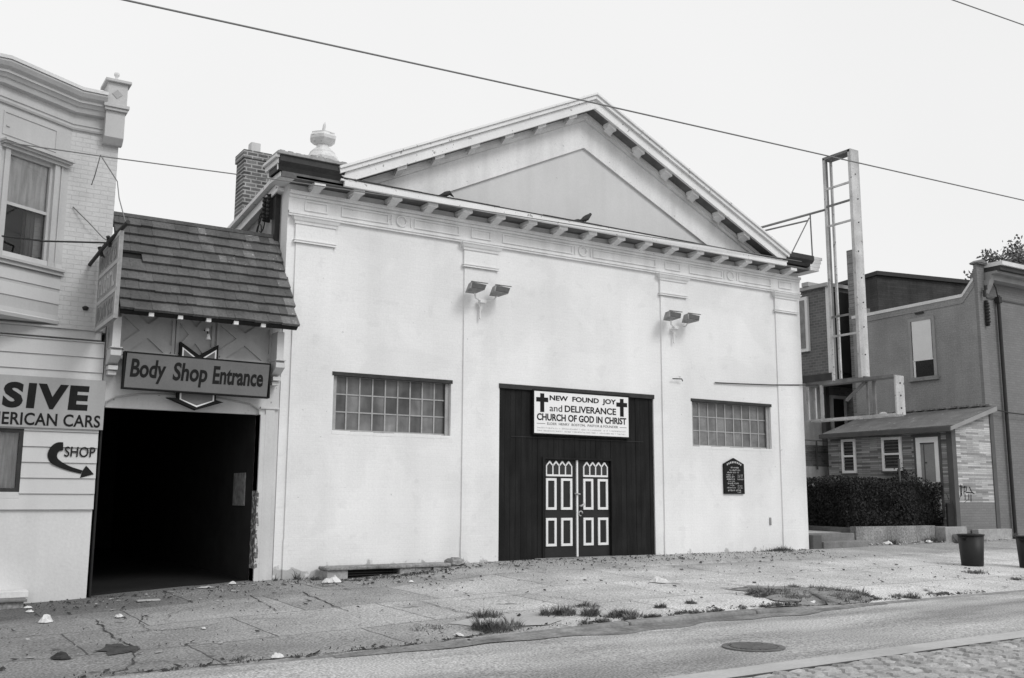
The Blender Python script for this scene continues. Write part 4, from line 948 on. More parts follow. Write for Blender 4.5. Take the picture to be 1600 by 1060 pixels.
def arrow(o, y0, y1):
    x0, x1, xm = 4.24-o, 4.80+o, 4.52
    if o > .03: pts = [(x0, 2.90), (4.02, 2.90), (xm, 2.71), (4.98, 2.865), (x1, 2.90), (x1, 3.87), (xm, 3.66), (x0, 3.87)]
    else: pts = [(x0, 2.88-o*.3), (xm, 2.77-o*1.1), (x1, 2.88-o*.3), (x1, 3.76+o*1.6), (xm, 3.56+o*1.1), (x0, 3.76+o*1.6)]
    return MB().prism(pts, 'xz', y0, y1)
put(arrow(.045, -.165, -.03), 'arrow', 'ink', bs); put(arrow(.012, -.172, -.166), 'arrow_outline', 'white', bs); put(arrow(-.016, -.178, -.173), 'arrow_face', 'signgrey', bs)

# ------------------------------------------------------------------ blade sign frame at the church's right corner
BX0, BX1, BY0, BY1 = 20.3, 20.62, -.55, -1.42
bf = thing('sign_tower', 'tall empty pale steel sign frame standing out from the right corner of the church', 'sign tower', (20.45, -1.0, 3.2))
b = MB().box(BX0, BX1, BY1-.03, BY1, 4.22, 10.12); b.box(BX0, BX0+.03, BY1, BY1+.06, 4.22, 10.12); b.box(BX1-.03, BX1, BY1, BY1+.06, 4.22, 10.12); put(b, 'front_post', 'galv', bf)
b = MB()
pass
b = MB()
for i in range(8):
    z = 4.7+i*.69+g.uniform(-.12, .12); xo = 20.46+g.uniform(-.05, .05); b.tube([(xo, BY1-.028, z), (xo, BY1-.045, z)], .017, 8)
put(b, 'bolt', 'iron', bf)
b = MB().box(BX0, BX0+.05, BY0-.06, BY0, 4.2, 10.08); b.box(BX1-.05, BX1, BY0-.06, BY0, 4.2, 10.08); put(b, 'back_post', 'galv', bf)
b = MB().box(BX0+.051, BX0+.14, BY0-.05, BY0, 4.2, 10.05); put(b, 'inner_post', 'galvdark', bf)
b = MB().box(BX0, BX1, BY1, BY0, 10.05, 10.12); put(b, 'top_rail', 'galvdark', bf)
rg = []
for z, mt_ in ((9.25, 'galv'), (8.78, 'galvdark'), (8.25, 'galv'), (5.85, 'galvdark'), (5.35, 'galv')):
    put(MB().box(BX0+.005, BX0+.045, BY1, BY0-.06, z-.025, z+.025), 'rung', mt_, bf)
LY0, LY1 = .32, -2.42
b = MB().box(BX0, BX1, LY1, LY1+.05, 3.24, 4.18); put(b, 'end_plate', 'galv', bf, bevel=.01)
b = MB()
for i in range(3): b.tube([(20.46, LY1+.002, 3.4+i*.3), (20.46, LY1-.012, 3.4+i*.3)], .022, 8)
put(b, 'bolt', 'iron', bf)
b = MB().box(BX0, BX1, LY1+.051, LY0, 4.14, 4.21); b.box(BX0+.05, BX0+.3, LY1+.9, LY0+.02, 4.211, 4.25); put(b, 'lower_top_rail', 'galvdark', bf)
b = MB().box(BX0, BX0+.06, LY1+.051, LY0, 3.22, 3.28); b.box(BX1-.06, BX1, LY1+.051, LY0, 3.22, 3.28); put(b, 'lower_rail', 'galv', bf)
b = MB().box(BX0, BX0+.05, LY0-.07, LY0, 3.281, 4.139); b.box(BX0+.0, BX0+.045, -.22, -.14, 3.281, 4.139); b.box(BX1-.05, BX1, LY0-.07, LY0, 3.281, 4.139); put(b, 'hanger', 'galv', bf)
b = MB().box(BX1-.06, BX1, -1.62, -1.54, 3.281, 4.139); b.box(BX1-.04, BX1-.005, -1.4, -1.34, 3.281, 4.139); put(b, 'inner_hanger', 'galvdark', bf)
put(MB().tube([(BX1-.05, -1.35, 4.14), (BX1-.05, -.75, 3.72)], .045, 6), 'brace', 'galvdark', bf)
put(MB().lathe([(.1, 3.281), (.09, 3.31), (.04, 3.335)], BX0+.1, -1.95, 10), 'bird_nest', 'coping', bf, True)
# roof struts holding the frame
rsd = thing('roof_strut', 'thin steel braces running from the church roof to the tall sign frame', 'brace', (19.2, .2, 7.4))
b = MB().tube([(18.72, .3, 8.17), (20.33, -.56, 8.72)], .03, 8); b.tube([(18.95, .3, 8.14), (19.95, -.3, 8.43)], .022, 6); put(b, 'strut', 'galvdark', rsd)
b = MB().tube([(20.0, -.33, 8.58), (20.02, -.33, 7.42)], .02, 6); b.tube([(19.97, -.32, 8.5), (19.35, -.2, 7.44)], .016, 6); put(b, 'leg', 'galvdark', rsd)

# ------------------------------------------------------------------ brick house on the right
RX = 28.0
RH = thing('painted_brick_house', 'grey painted brick house with a raised corner pier at the right edge', 'house', (34, 3, .1))
b = MB().box(RX+.32, 46, .3, .6, -.3, 8.25); put(b, 'front_wall', 'rhouse', RH)
prof = [(.301, -.3), (4.9, -.3), (4.9, 7.39), (.72, 7.46), (.36, 7.86), (.301, 7.9)]
put(MB().prism(prof, 'yz', RX, RX+.319), 'flank_wall', 'rhouse_y', RH)
put(MB().box(RX, RX+.32, .2, .3, -.3, 7.55), 'corner_strip', 'rhouse', RH)
cpz = [(4.9, 7.391), (.72, 7.461), (.33, 7.9)]
b = MB()
for (y0, z0), (y1, z1) in zip(cpz, cpz[1:]):
    b.hexa([(RX-.04, y1, z1), (RX+.36, y1, z1), (RX+.36, y0, z0), (RX-.04, y0, z0), (RX-.04, y1, z1+.1), (RX+.36, y1, z1+.1), (RX+.36, y0, z0+.1), (RX-.04, y0, z0+.1)])
put(b, 'coping', 'coping', RH)
b = MB()
for (y0, z0), (y1, z1) in zip(cpz, cpz[1:]):
    b.hexa([(RX-.02, y1, z1-.19), (RX-.001, y1, z1-.19), (RX-.001, y0, z0-.19), (RX-.02, y0, z0-.19), (RX-.02, y1, z1-.002), (RX-.001, y1, z1-.002), (RX-.001, y0, z0-.002), (RX-.02, y0, z0-.002)])
put(b, 'coping_band', 'rhouse_y', RH)
b = MB().box(RX, RX+.40, .19, .3, 7.551, 8.42); b.box(RX-.05, RX+.45, .10, .38, 8.421, 8.46)
b.prism([(RX-.07, 8.461), (RX+.47, 8.461), (RX+.2, 8.58)], 'xz', .08, .40); put(b, 'corner_pier', 'rhouse', RH, bevel=.01)
b = MB().box(RX+.43, 46, .0, .3, 7.95, 8.12); b.box(RX+.43, 46, -.2, .3, 8.121, 8.2); b.prism([(.3, 7.55), (.2, 7.55), (.05, 7.8), (.0, 7.949), (.3, 7.949)], 'yz', RX+.36, RX+.58); put(b, 'cornice', 'cornicegrey', RH)
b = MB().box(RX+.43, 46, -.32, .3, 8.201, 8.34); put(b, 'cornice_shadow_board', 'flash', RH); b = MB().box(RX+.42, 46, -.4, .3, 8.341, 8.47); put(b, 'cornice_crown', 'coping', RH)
b = MB().box(RX+.59, 46, .27, .299, 7.42, 7.47); put(b, 'string_course', 'shedtrim', RH)
b = MB().box(RX+.3, 46, .6, 4.9, 0, 7.2); put(b, 'house_body', 'darkbrick', RH)
# upstairs flank window
wy0, wy1, wz0, wz1 = 1.84, 2.6, 5.12, 6.95
b = MB().box(RX-.03, RX-.001, wy0-.1, wy0, wz0, wz1); b.box(RX-.03, RX-.001, wy1, wy1+.1, wz0, wz1); b.box(RX-.03, RX-.001, wy0-.1, wy1+.1, wz1, wz1+.1); w_ = put(b, 'window', 'cornicegrey', RH)
put(MB().box(RX-.008, RX-.002, wy0, wy1, wz0, wz1), 'pane', 'doorglass', w_)
put(MB().box(RX-.018, RX-.009, wy0+.03, wy1-.03, wz0+.55, wz1), 'blind', 'blind', w_)
put(MB().box(RX-.02, RX-.0081, wy0, wy1, wz0+.53, wz0+.56), 'sash', 'blind', w_); put(MB().box(RX-.016, RX-.0081, wy1-.09, wy1-.02, wz0, wz0+.52), 'side_curtain', 'blind', w_)
put(MB().box(RX-.1, RX-.001, wy0-.16, wy1+.16, wz0-.12, wz0-.001), 'sill', 'rhouse_y', w_)
put(MB().box(RX-.06, RX-.001, 2.1, 2.4, 7.17, 7.22), 'vent', 'iron', RH)
# downspout on the front
dp = thing('downspout', 'dark drainpipe running down the front of the grey brick house', 'drainpipe', (RX+.8, .2, .1))
put(MB().tube([(29.05, .2, 7.45), (29.05, .2, 4), (29.07, .2, .12)], .055, 10), 'pipe', 'iron', dp)
b = MB().tube([(29.05, .2, 7.45), (28.8, .1, 7.75), (28.5, .05, 7.95)], .02, 6); b.tube([(29.1+.1*math.cos(k*.6), .2, 7.45+.1*math.sin(k*.6)) for k in range(9)], .014, 6); put(b, 'service_cable', 'iron', dp)
put(MB().box(28.97, 29.13, .12, .26, 7.3, 7.5), 'head', 'iron', dp, bevel=.01)
put(MB().tube([(28.05, .17, 3.95), (28.6, .15, 3.93), (29.1, .13, 3.88), (30.6, .15, 3.86)], .018, 6), 'cross_cable', 'iron', dp)
ri = thing('wire_insulators', 'dark stack of wire insulators at the corner of the grey brick house', 'insulators', (28.2, .1, 6.5))
pr_ = []
for i in range(7): pr_ += [(.07, 6.55+i*.1), (.03, 6.58+i*.1), (.07, 6.61+i*.1)]
b = MB().lathe(pr_, 28.32, .12, 8)
put(b, 'insulator', 'iron', ri); put(MB().box(28.28, 28.36, .1, .2, 6.5, 7.3), 'post', 'iron', ri)
b = MB().lathe([(.05, 7.4), (.05, 7.6)], 28.2, .1, 8); b.lathe([(.05, 7.62), (.05, 7.75)], 28.24, .08, 8); put(b, 'knob', 'iron', ri)

# lean-to shed
SHX = 26.0
SH = thing('lean_to_shed', 'lean-to shed clad in striped faux-stone siding against the grey brick house', 'shed', (27, 2, .4))
put(MB().box(SHX, SHX+.15, .21, 4.5, .3, 3.3), 'flank_siding', 'faux_y', SH)
put(MB().prism([(SHX+.06, 1.18), (RX-.002, 1.18), (RX-.002, 3.9), (SHX+.06, 3.34)], 'xz', .05, .2), 'front_siding', 'faux_x', SH)
put(MB().box(SHX-.03, SHX+.16, .03, .209, .3, 3.32).box(RX-.12, RX+.06, .02, .049, .3, 3.98), 'corner_trim', 'shedtrim', SH)
put(MB().box(SHX+.161, RX-.02, .045, .2, .3, 1.178), 'front_skirt', 'rhouse', SH)
b = MB().hexa([(SHX-.14, -.12, 3.30), (RX+.0, -.12, 3.97), (RX+.0, 4.62, 3.97), (SHX-.14, 4.62, 3.28), (SHX-.14, -.12, 3.36), (RX+.0, -.12, 4.03), (RX+.0, 4.62, 4.03), (SHX-.14, 4.62, 3.34)]); put(b, 'roof', 'shedroof', SH)
b = MB().hexa([(SHX-.3, -.16, 3.2), (RX, -.16, 3.87), (RX, -.121, 3.87), (SHX-.3, -.121, 3.2), (SHX-.3, -.16, 3.30), (RX, -.16, 4.0), (RX, -.121, 4.0), (SHX-.3, -.121, 3.30)]); put(b, 'verge_board', 'cornicegrey', SH)
put(MB().box(SHX-.28, SHX-.141, -.12, 4.62, 3.18, 3.31), 'eaves_board', 'shedtrim', SH)
b = MB()
for i in range(13): y0 = .0+i*.38; b.box(RX-.12, RX-.003, y0, y0+.3, 4.032+g.uniform(0, .02), 4.07+g.uniform(0, .03))
put(b, 'roof_upstand', 'concrete', SH)
def shed_window(y0, y1, z0, z1):
    b = MB().box(SHX-.05, SHX-.001, y0-.08, y0, z0-.08, z1+.08); b.box(SHX-.05, SHX-.001, y1, y1+.08, z0-.08, z1+.08); b.box(SHX-.05, SHX-.001, y0, y1, z1, z1+.08); b.box(SHX-.05, SHX-.001, y0, y1, z0-.08, z0); b.box(SHX-.045, SHX-.001, y0, y1, (z0+z1)/2-.03, (z0+z1)/2+.03)
    w = put(b, 'window', 'whiteframe', SH)
    put(MB().box(SHX-.012, SHX-.002, y0, y1, z0, z1), 'pane', 'doorglass', w)
    b = MB(); n = 9
    for i in range(n): b.box(SHX-.02, SHX-.0125, y0, y1, z0+(z1-z0)*(i+.2)/n, z0+(z1-z0)*(i+.55)/n)
    put(b, 'slats', 'shedtrim', w)
    put(MB().box(SHX-.09, SHX-.001, y0-.1, y1+.1, z0-.13, z0-.081), 'sill', 'shedtrim', w)
shed_window(3.48, 3.86, 2.14, 3.05); shed_window(1.80, 2.34, 2.18, 3.04)
d_ = put(MB().box(SHX-.04, SHX-.001, .48, .60, .75, 3.06).box(SHX-.04, SHX-.001, 1.08, 1.22, .75, 3.06).box(SHX-.04, SHX-.001, .60, 1.08, 2.9, 3.06).box(SHX-.04, SHX-.001, .60, 1.08, .75, 1.75), 'screen_door', 'whiteframe', SH)
put(MB().box(SHX-.02, SHX-.002, .60, 1.08, 1.75, 2.9), 'screen', 'cornicegrey', d_)
b = MB()
for i in range(8): b.lathe([(.001, 2.86), (.03, 2.87), (.03, 2.9)], SHX-.025, .63+i*.06, 6)
b.box(SHX-.035, SHX-.021, .95, .97, 1.75, 2.85); b.box(SHX-.035, SHX-.021, .88, .95, 2.3, 2.34); put(b, 'scroll_grille', 'shedtrim', d_)
put(MB().box(SHX-.03, SHX-.001, .40, .47, .75, 3.1).box(SHX-.03, SHX-.001, 1.23, 1.30, .75, 3.1).box(SHX-.03, SHX-.001, .40, 1.30, 3.101, 3.16), 'door_casing', 'shedtrim', SH)
b = MB(); q = random.Random(9)
for pts in ([(26.25, 1.35), (26.27, 1.68)], [(26.3, 1.36), (26.33, 1.66)], [(26.22, 1.62), (26.5, 1.60)], [(26.4, 1.4), (26.45, 1.64), (26.55, 1.62), (26.52, 1.5), (26.42, 1.48)], [(26.5, 1.46), (26.85, 1.45)], [(26.68, 1.62), (26.78, 1.48), (26.9, 1.42)], [(26.62, 1.25), (26.64, 1.42)], [(26.45, 1.25), (26.46, 1.42)], [(26.72, 1.2), (26.74, 1.4)]):
    b.tube([(x, .047, z) for x, z in pts], .013, 5)
put(b, 'graffiti', 'ink', SH)

# yard: raised soil, path, steps, retaining wall
b = MB().hexa([(21.95, .45, -.3), (28, .45, -.3), (28, 12, -.3), (21.95, 12, -.3), (21.95, .45, .50), (28, .45, .50), (28, 12, .7), (21.95, 12, .7)]); struct('yard', b, 'yard')
b = MB().hexa([(19.83, .75, -.3), (21.94, .75, -.3), (21.94, 12, -.3), (19.83, 12, -.3), (19.83, .75, .38), (21.94, .75, .38), (21.94, 12, .6), (19.83, 12, .6)]); struct('path', b, 'path')
st = thing('garden_steps', 'two worn concrete steps leading up beside the right corner of the church', 'steps', (21, .3, 0))
put(MB().box(20.2, 21.9, -.15, .3, -.3, .19), 'step', 'oldstep', st, bevel=.015); put(MB().box(19.95, 21.92, .301, .75, -.3, .37), 'step', 'oldstep', st, bevel=.015)
put(MB().box(19.86, 20.19, -.1, .3, -.3, .36), 'cheek_stone', 'shedtrim', st, bevel=.02)
rw = thing('retaining_wall', 'low rough concrete wall below the dark hedge', 'low wall', (23.8, .35, 0))
put(MB().prism(rough_poly(21.93, 25.3, .25, .45, 12, .01), 'xy', -.2, .53), 'wall', 'concrete', rw, bevel=.012)
fs = thing('shed_footing', 'pale block footing with broken steps under the shed front', 'footing', (27, .0, 0))
b = MB().box(25.31, 26.3, -.05, .44, -.2, .50); put(b, 'upper_step', 'stone', fs, bevel=.02)
put(MB().box(25.6, 26.6, -.3, -.051, -.2, .3), 'lower_step', 'concrete', fs, bevel=.02); put(MB().box(26.61, 28.25, -.2, .02, -.2, .42), 'block', 'stone', fs, bevel=.015)
# hedge
def leaf_quad(mb, c, s, q):
    n = Vector((q.uniform(-1, 1), q.uniform(-1, 1), q.uniform(-.6, 1))).normalized(); a = n.orthogonal().normalized(); bb = n.cross(a)
    r = Matrix.Rotation(q.uniform(0, 6.28), 3, n); a = r@a*s; bb = r@bb*s*.55
    mb.quad(c-a, c-bb*.9, c+a, c+bb)
HG = thing('hedge', 'dark clipped hedge growing above the low wall in front of the shed', 'hedge', (24, 1.8, .5))
q = random.Random(2); b = MB()
hx0, hx1, hy0, hy1, hz0, hz1 = 22.1, 26.2, .55, 2.9, .45, 1.74
def bumpy(x, y, z): return .1*math.sin(x*3.1+z*2)+.08*math.sin(y*4.3+x*1.7)+.06*math.sin(z*7+x*2.3)
for _ in range(24000):
    f_ = q.random(); x = q.uniform(hx0, hx1); y = q.uniform(hy0, hy1); z = q.uniform(hz0, hz1); d = q.random()**2*.25-.05
    if f_ < .5: y = hy0+d-bumpy(x, 0, z)*.6
    elif f_ < .72: x = hx0+d-bumpy(0, y, z)*.6
    elif f_ < .95: z = hz1-d+bumpy(x, y, 0)*.5-(.22 if x > 25.6 else 0)*(x-25.6)/.6
    else: x = hx1-d
    leaf_quad(b, Vector((x, y, z)), q.uniform(.022, .045), q)
for _ in range(350):   # stray shoots at the right end and top
    x = 26.0+abs(q.gauss(0, .25)); leaf_quad(b, Vector((x, q.uniform(.1, .8), q.uniform(.5, 1.5))), q.uniform(.025, .05), q)
for _ in range(160): leaf_quad(b, Vector((25.25+q.gauss(0, .12), 1.2+q.gauss(0, .15), 1.85+abs(q.gauss(0, .15)))), q.uniform(.03, .05), q)
put(b, 'foliage', 'leaf', HG)
put(MB().box(hx0+.12, hx1-.12, hy0+.12, hy1-.1, hz0-.1, hz1-.14), 'dark_core', 'twig', HG)  # solid dark block standing in for the shade deep inside the foliage
b = MB()
for _ in range(45):
    x = q.uniform(26.0, 26.5); y = q.uniform(.1, .6); z0 = .5; b.tube([(x, y, z0), (x+q.uniform(-.1, .1), y+q.uniform(-.1, .1), z0+.5), (x+q.uniform(-.25, .25), y+q.uniform(-.2, .2), z0+q.uniform(.7, 1.2))], .006, 4)
put(b, 'twigs', 'twig', HG)
tag(put(MB().tube([(24.35, .62, 1.6), (24.36, .64, 2.0), (24.37, .64, 2.38)], [.02, .03, .035], 8), 'garden_stake', 'shedtrim'), 'thin dark stake rising out of the hedge before the shed window', 'stake')
gt = thing('garden_gate', 'small dark wooden gate beside the shed corner at the hedge end', 'gate', (25.9, .2, .5))
put(MB().box(25.62, 25.72, .06, .12, .5, 1.15), 'picket', 'twig', gt); put(MB().box(25.74, 25.94, .08, .14, .5, 1.14), 'panel', 'twig', gt)

# rear house behind the yard
RR = thing('rear_house', 'rear house with dark brick upper storey over a pale recessed porch wall', 'house', (30, 8, .5))
b = MB().box(28.001, 29.3, 5.92, 9, 5.62, 8.72); put(b, 'upper_storey', 'rearbrick', RR)
put(MB().box(27.9, 30.5, 5.7, 9.1, 5.35, 5.619), 'storey_skirt', 'flash', RR)
put(MB().box(27.95, 28.0, 5.84, 5.97, 5.62, 8.72), 'corner_board', 'coping', RR)
put(MB().box(27.85, 29.3, 5.8, 9.2, 8.721, 8.85).box(27.8, 28.4, 6.6, 6.9, 8.851, 9.0), 'eaves', 'signpale', RR)
put(MB().box(28.05, 29.2, 5.6, 5.919, 5.62, 8.5), 'recess_shade', 'darkint', RR)  # solid near-black box painted to look like a shaded recess
w_ = put(MB().box(27.9, 28.0, 6.78, 7.9, 6.5, 8.5), 'window', 'blind', RR); put(MB().box(27.88, 27.899, 6.9, 7.8, 6.62, 8.38), 'pane', 'pane_b', w_)
b = MB().box(25.0, 29.05, 7.0, 7.3, .3, 5.34); put(b, 'porch_wall', 'rearstucco', RR)
b = MB().box(29.05, 33, 7.0, 7.3, .3, 5.34); put(b, 'brick_wall', 'rearlow', RR)
d_ = put(MB().box(29.15, 29.27, 6.93, 6.999, 2.9, 5.0).box(29.87, 29.99, 6.93, 6.999, 2.9, 5.0).box(29.27, 29.87, 6.93, 6.999, 4.88, 5.0), 'door', 'blind', RR)
put(MB().box(29.27, 29.87, 6.96, 6.999, 2.9, 4.88), 'door_panel', 'darkint', d_)
put(MB().box(28.65, 28.75, 6.8, 6.99, 2.9, 5.3).box(28.85, 28.95, 6.85, 6.99, 2.9, 5.3), 'porch_post', 'shedtrim', RR)
c_ = MB().box(28.36, 29.12, 5.02, 5.32, .5, 7.9); c_.box(28.36, 28.93, 5.02, 5.3, 7.9, 9.95); put(c_, 'chimney', 'rearlow', RR)
gw = thing('garden_wall', 'low old wall with brick top and rendered foot behind the yard', 'wall', (25.5, 5, .5))
put(MB().box(23.5, 26.7, 5.0, 5.25, 2.3, 2.95), 'brick_course', 'rearlow', gw); put(MB().box(23.5, 26.7, 4.97, 5.25, .4, 2.299), 'render', 'rearstucco', gw)
b = MB()
for z in (2.75, 2.95, 3.12): b.box(24.5, 26.5, 4.9, 4.94, z, z+.035)
b.box(25.9, 25.94, 4.88, 4.92, 2.2, 3.15); put(b, 'rail', 'shedtrim', gw)
# dark building further back
BB = thing('back_building', 'long dark brick building rising behind the grey painted house', 'building', (46, 13, 0))
dx, dy = .978, -.21
def bp(u, w, z): return (40.6+dx*u-dy*w, 13.4+dy*u+dx*w, z)
b = MB().hexa([bp(0, 0, 0), bp(16, 0, 0), bp(16, 3, 0), bp(0, 3, 0), bp(0, 0, 12.1), bp(16, 0, 12.1), bp(16, 3, 12.1), bp(0, 3, 12.1)]); put(b, 'wall', 'darkbrick', BB)
b = MB().hexa([bp(-.1, -.15, 12.101), bp(16.1, -.15, 12.101), bp(16.1, 3.1, 12.101), bp(-.1, 3.1, 12.101), bp(-.1, -.15, 12.3), bp(16.1, -.15, 12.3), bp(16.1, 3.1, 12.3), bp(-.1, 3.1, 12.3)]); put(b, 'parapet', 'iron', BB)

# tree beyond the house
TR = thing('leafy_tree', 'leafy tree crown showing above the roof at the right edge', 'tree', (54.3, 14, 0))
put(MB().tube([(54.3, 14, 0), (54.2, 14, 6), (54.5, 14.1, 10), (54.3, 14, 13.5)], [.35, .28, .2, .08], 10).tube([(54.4, 14, 9), (53.4, 13.6, 11.5), (52.6, 13.4, 14)], [.13, .09, .03], 7).tube([(54.4, 14, 9.5), (55.6, 14.6, 12), (56.4, 15, 14)], [.13, .09, .03], 7), 'trunk', 'bark', TR)
b = MB(); q = random.Random(8); cl_ = []
for _ in range(170):
    v = Vector((q.gauss(0, 1), q.gauss(0, 1), q.gauss(0, 1))).normalized()*q.uniform(.3, 1)
    cl_.append((Vector((55.2+v.x*3.6, 14+v.y*3, 13.1+v.z*3.1)), q.uniform(.35, .75)))
for c, r in cl_:
    for _ in range(130):
        v = Vector((q.gauss(0, .5), q.gauss(0, .5), q.gauss(0, .45)))*r; leaf_quad(b, c+v, q.uniform(.08, .15), q)
put(b, 'crown', 'treeleaf', TR)

# ------------------------------------------------------------------ rubbish bins
def bin_(cx, cy, label):
    z = zg(cx, cy); t = thing('rubbish_bin', label, 'rubbish bin', (cx, cy, z), 'black rubbish bins on the sidewalk')
    put(MB().lathe([(.215, z), (.225, z+.02), (.265, z+.64), (.25, z+.64), (.21, z+.05)], cx, cy, 28), 'body', 'plastic', t, True)
    b = MB(); n = 28; b.tube([(cx+.268*math.cos(2*math.pi*i/n), cy+.268*math.sin(2*math.pi*i/n), z+.655) for i in range(n+1)], .016, 8); put(b, 'rim', 'plastic', t, True)
    b = MB()
    for s_ in (-1, 1): b.box(cx+s_*.265-.02, cx+s_*.265+.02, cy-.05, cy+.05, z+.58, z+.61)
    put(b, 'handle', 'plastic', t)
    return t
bin_(20.16, -4.2, 'whole black bin standing alone on the pale sidewalk, right of the church')
bin_(21.05, -4.98, 'black bin cut off by the right edge of the photo')

# ------------------------------------------------------------------ overhead wires
def wire(name, pts, r, label):
    tag(put(MB().tube(pts, r, 6), name, 'wire', smooth=True), label, 'wire', 'overhead wires')
wire('overhead_wire', [(-45, -8, 4.6), (-15, -8, 5.28), (1.59, -8, 5.93), (7.02, -8, 6.14), (16.6, -8, 6.45), (30, -8, 6.85), (70, -8, 8.6)], .010, 'long black wire crossing the whole sky in front of the pediment')
wire('overhead_wire', [(0, -8, 8.95), (14.86, -8, 9.73), (17.04, -8, 9.85), (40, -8, 11.3)], .011, 'short length of wire across the top right corner of the sky')
wire('overhead_wire', [(-30, -.75, 7.3), (-6, -.8, 6.62), (1.35, -.8, 6.66), (2.85, -.6, 6.77), (5.7, -.5, 6.93), (8.5, -.49, 7.02), (12, -.52, 7.08), (16, -.54, 7.16), (19.4, -.5, 7.22)], .010, 'thin cable sagging past the left house and along the white cornice')
b = MB().tube([(2.62, -.66, 6.76), (2.9, -.7, 6.35), (2.84, -1.3, 5.9), (2.84, -1.95, 5.36)], .009, 6); b.tube([(2.62, -.66, 6.76), (2.6, -.4, 6.5), (2.6, -.1, 6.4)], .008, 6); b.tube([(2.35, -.02, 6.0), (2.6, -.1, 5.75), (2.85, -.08, 5.52), (3.06, 0, 5.45)], .009, 6)
tag(put(b, 'service_wire', 'wire', smooth=True), 'short drop wires hanging on the brick wall of the left house', 'wire', 'overhead wires')

# ------------------------------------------------------------------ weeds, litter, cracks
def blades(mb, x, y, r, n, h, q):
    n = int(n*1.5); r *= 1.12; h *= 1.0
    lob = [(q.uniform(0, 6.28), q.uniform(.2, .9)*r, q.uniform(.35, .8)*r, q.uniform(.5, 1.1)) for _ in range(4)]   # a clump of smaller clumps
    for _ in range(n):
        la0, ld, lr, lh = q.choice(lob); a = q.uniform(0, 6.28); dd = math.sqrt(q.random()); d = lr*dd
        px, py = x+ld*math.cos(la0)*.95+d*math.cos(a)*.9, y+ld*math.sin(la0)*.8+d*math.sin(a)*.8; z = zg(px, py)-.005
        hh = h*lh*(1.15-.85*dd)*q.uniform(.3, 1.25); la = a+q.uniform(-.9, .9); le = hh*q.uniform(.3, 1.6); w = q.uniform(.003, .008); wx, wy = -math.sin(la)*w, math.cos(la)*w
        m1 = (px+math.cos(la)*le*.35, py+math.sin(la)*le*.35, z+hh*.65); m2 = (px+math.cos(la)*le, py+math.sin(la)*le, z+hh)
        i = len(mb.v); mb.v += [(px-wx, py-wy, z), (px+wx, py+wy, z), (m1[0]+wx*.8, m1[1]+wy*.8, m1[2]), (m1[0]-wx*.8, m1[1]-wy*.8, m1[2]), m2]
        mb.f += [(i, i+1, i+2, i+3), (i+3, i+2, i+4)]
q = random.Random(17)
for (x, y, r, n, h, lab) in [(6.95, -5.9, .2, 420, .13, 'weed tuft at a slab joint, farther one of the pair left of the pale slab'),
        (6.5, -6.85, .25, 620, .17, 'bushy weed tuft near the kerb, nearer one of the pair left of the pale slab'),
        (7.75, -6.4, .2, 480, .14, 'low weed tuft right of the pale slab, leftmost of the kerb weeds there'),
        (8.1, -6.65, .18, 400, .15, 'weed tuft in the middle of the kerb weeds'), (8.45, -6.95, .24, 520, .14, 'spreading weed tuft growing against the kerb edge'),
        (8.5, -5.9, .16, 200, .1, 'small weed tuft behind the kerb weeds'),
        (9.28, -6.6, .1, 150, .1, 'small round weed on the bare slab, left one of two'), (10.02, -6.4, .11, 150, .09, 'small round weed on the bare slab, right one of two'),
        (5.95, -6.25, .28, 120, .05, 'thin straggly weed lying flat on the grey sidewalk'), (3.3, -6.9, .16, 140, .05, 'dark weed at the cracked kerb edge at the lower left'),
        (18.9, -5.15, .22, 240, .08, 'flat weed in front of the whole black bin'), (18.6, -6.25, .25, 220, .07, 'flat weed near the right edge before the cut-off bin'),
        (6.45, -.16, .07, 50, .2, 'green sprig at the foot of the left corner pilaster'), (6.02, -.2, .05, 30, .12, 'small sprig at the foot of the garage jamb'), (9.66, -.25, .1, 120, .14, 'dark weed beside the broken lump at the cellar slab'),
        (6.72, -.35, .1, 130, .13, 'dark weed at the left end of the cellar slab'), (15.0, -7.0, .2, 220, .08, 'small weed right of the rough grassy patch'), (14.1, -7.0, .24, 320, .1, 'low weed at the right end of the grassy patch')]:
    b = MB(); blades(b, x, y, r, n, h, q); tag(put(b, 'weed', 'weed', origin=(x, y, zg(x, y))), lab, 'weed', 'weeds in the pavement')
b = MB()
for _ in range(60): blades(b, q.gauss(18.55, .22), q.uniform(-.22, -.12), .06, 12, q.uniform(.05, .16), q)
tag(put(b, 'weed', 'weed', origin=(18.5, -.2, 0)), 'dark weeds along the foot of the church wall near its right corner', 'weed', 'weeds in the pavement')
for (x, y, lab) in [(23.2, .1, 'dark weed at the foot of the low hedge wall, near its left end'), (24.95, .05, 'dark weed at the foot of the low hedge wall, near its right end'), (25.45, -.38, 'weed growing before the lower step under the shed front'), (28.6, -.1, 'weed at the foot of the drainpipe on the grey house')]:
    b = MB(); blades(b, x, y, .22, 260, .22, q); tag(put(b, 'weed', 'weed', origin=(x, y, zg(x, y))), lab, 'weed', 'weeds in the pavement')
b = MB()
for _ in range(420):
    x = q.uniform(22.0, 27.9); y = .2-abs(q.gauss(0, .16))-(.5 if 25.5 < x < 26.7 else .25 if x > 26.7 else 0); z = zg(x, y)+.015; s_ = q.uniform(.015, .055); a = q.uniform(0, 3.1); c, d = math.cos(a)*s_, math.sin(a)*s_
    b.quad((x-c, y-d, z), (x+d*.6, y-c*.6, z+q.uniform(0, .04)), (x+c, y+d, z+q.uniform(0, .05)), (x-d*.6, y+c*.6, z))
tag(put(b, 'leaf_drift', islands(mat('dry_leaf', .22, .9, .3, 6, .2, 30, bump=.1), .3, 2.4), origin=(25, 0, 0)), 'drift of dry leaves and scraps along the low hedge wall', 'leaf litter', kind='stuff')
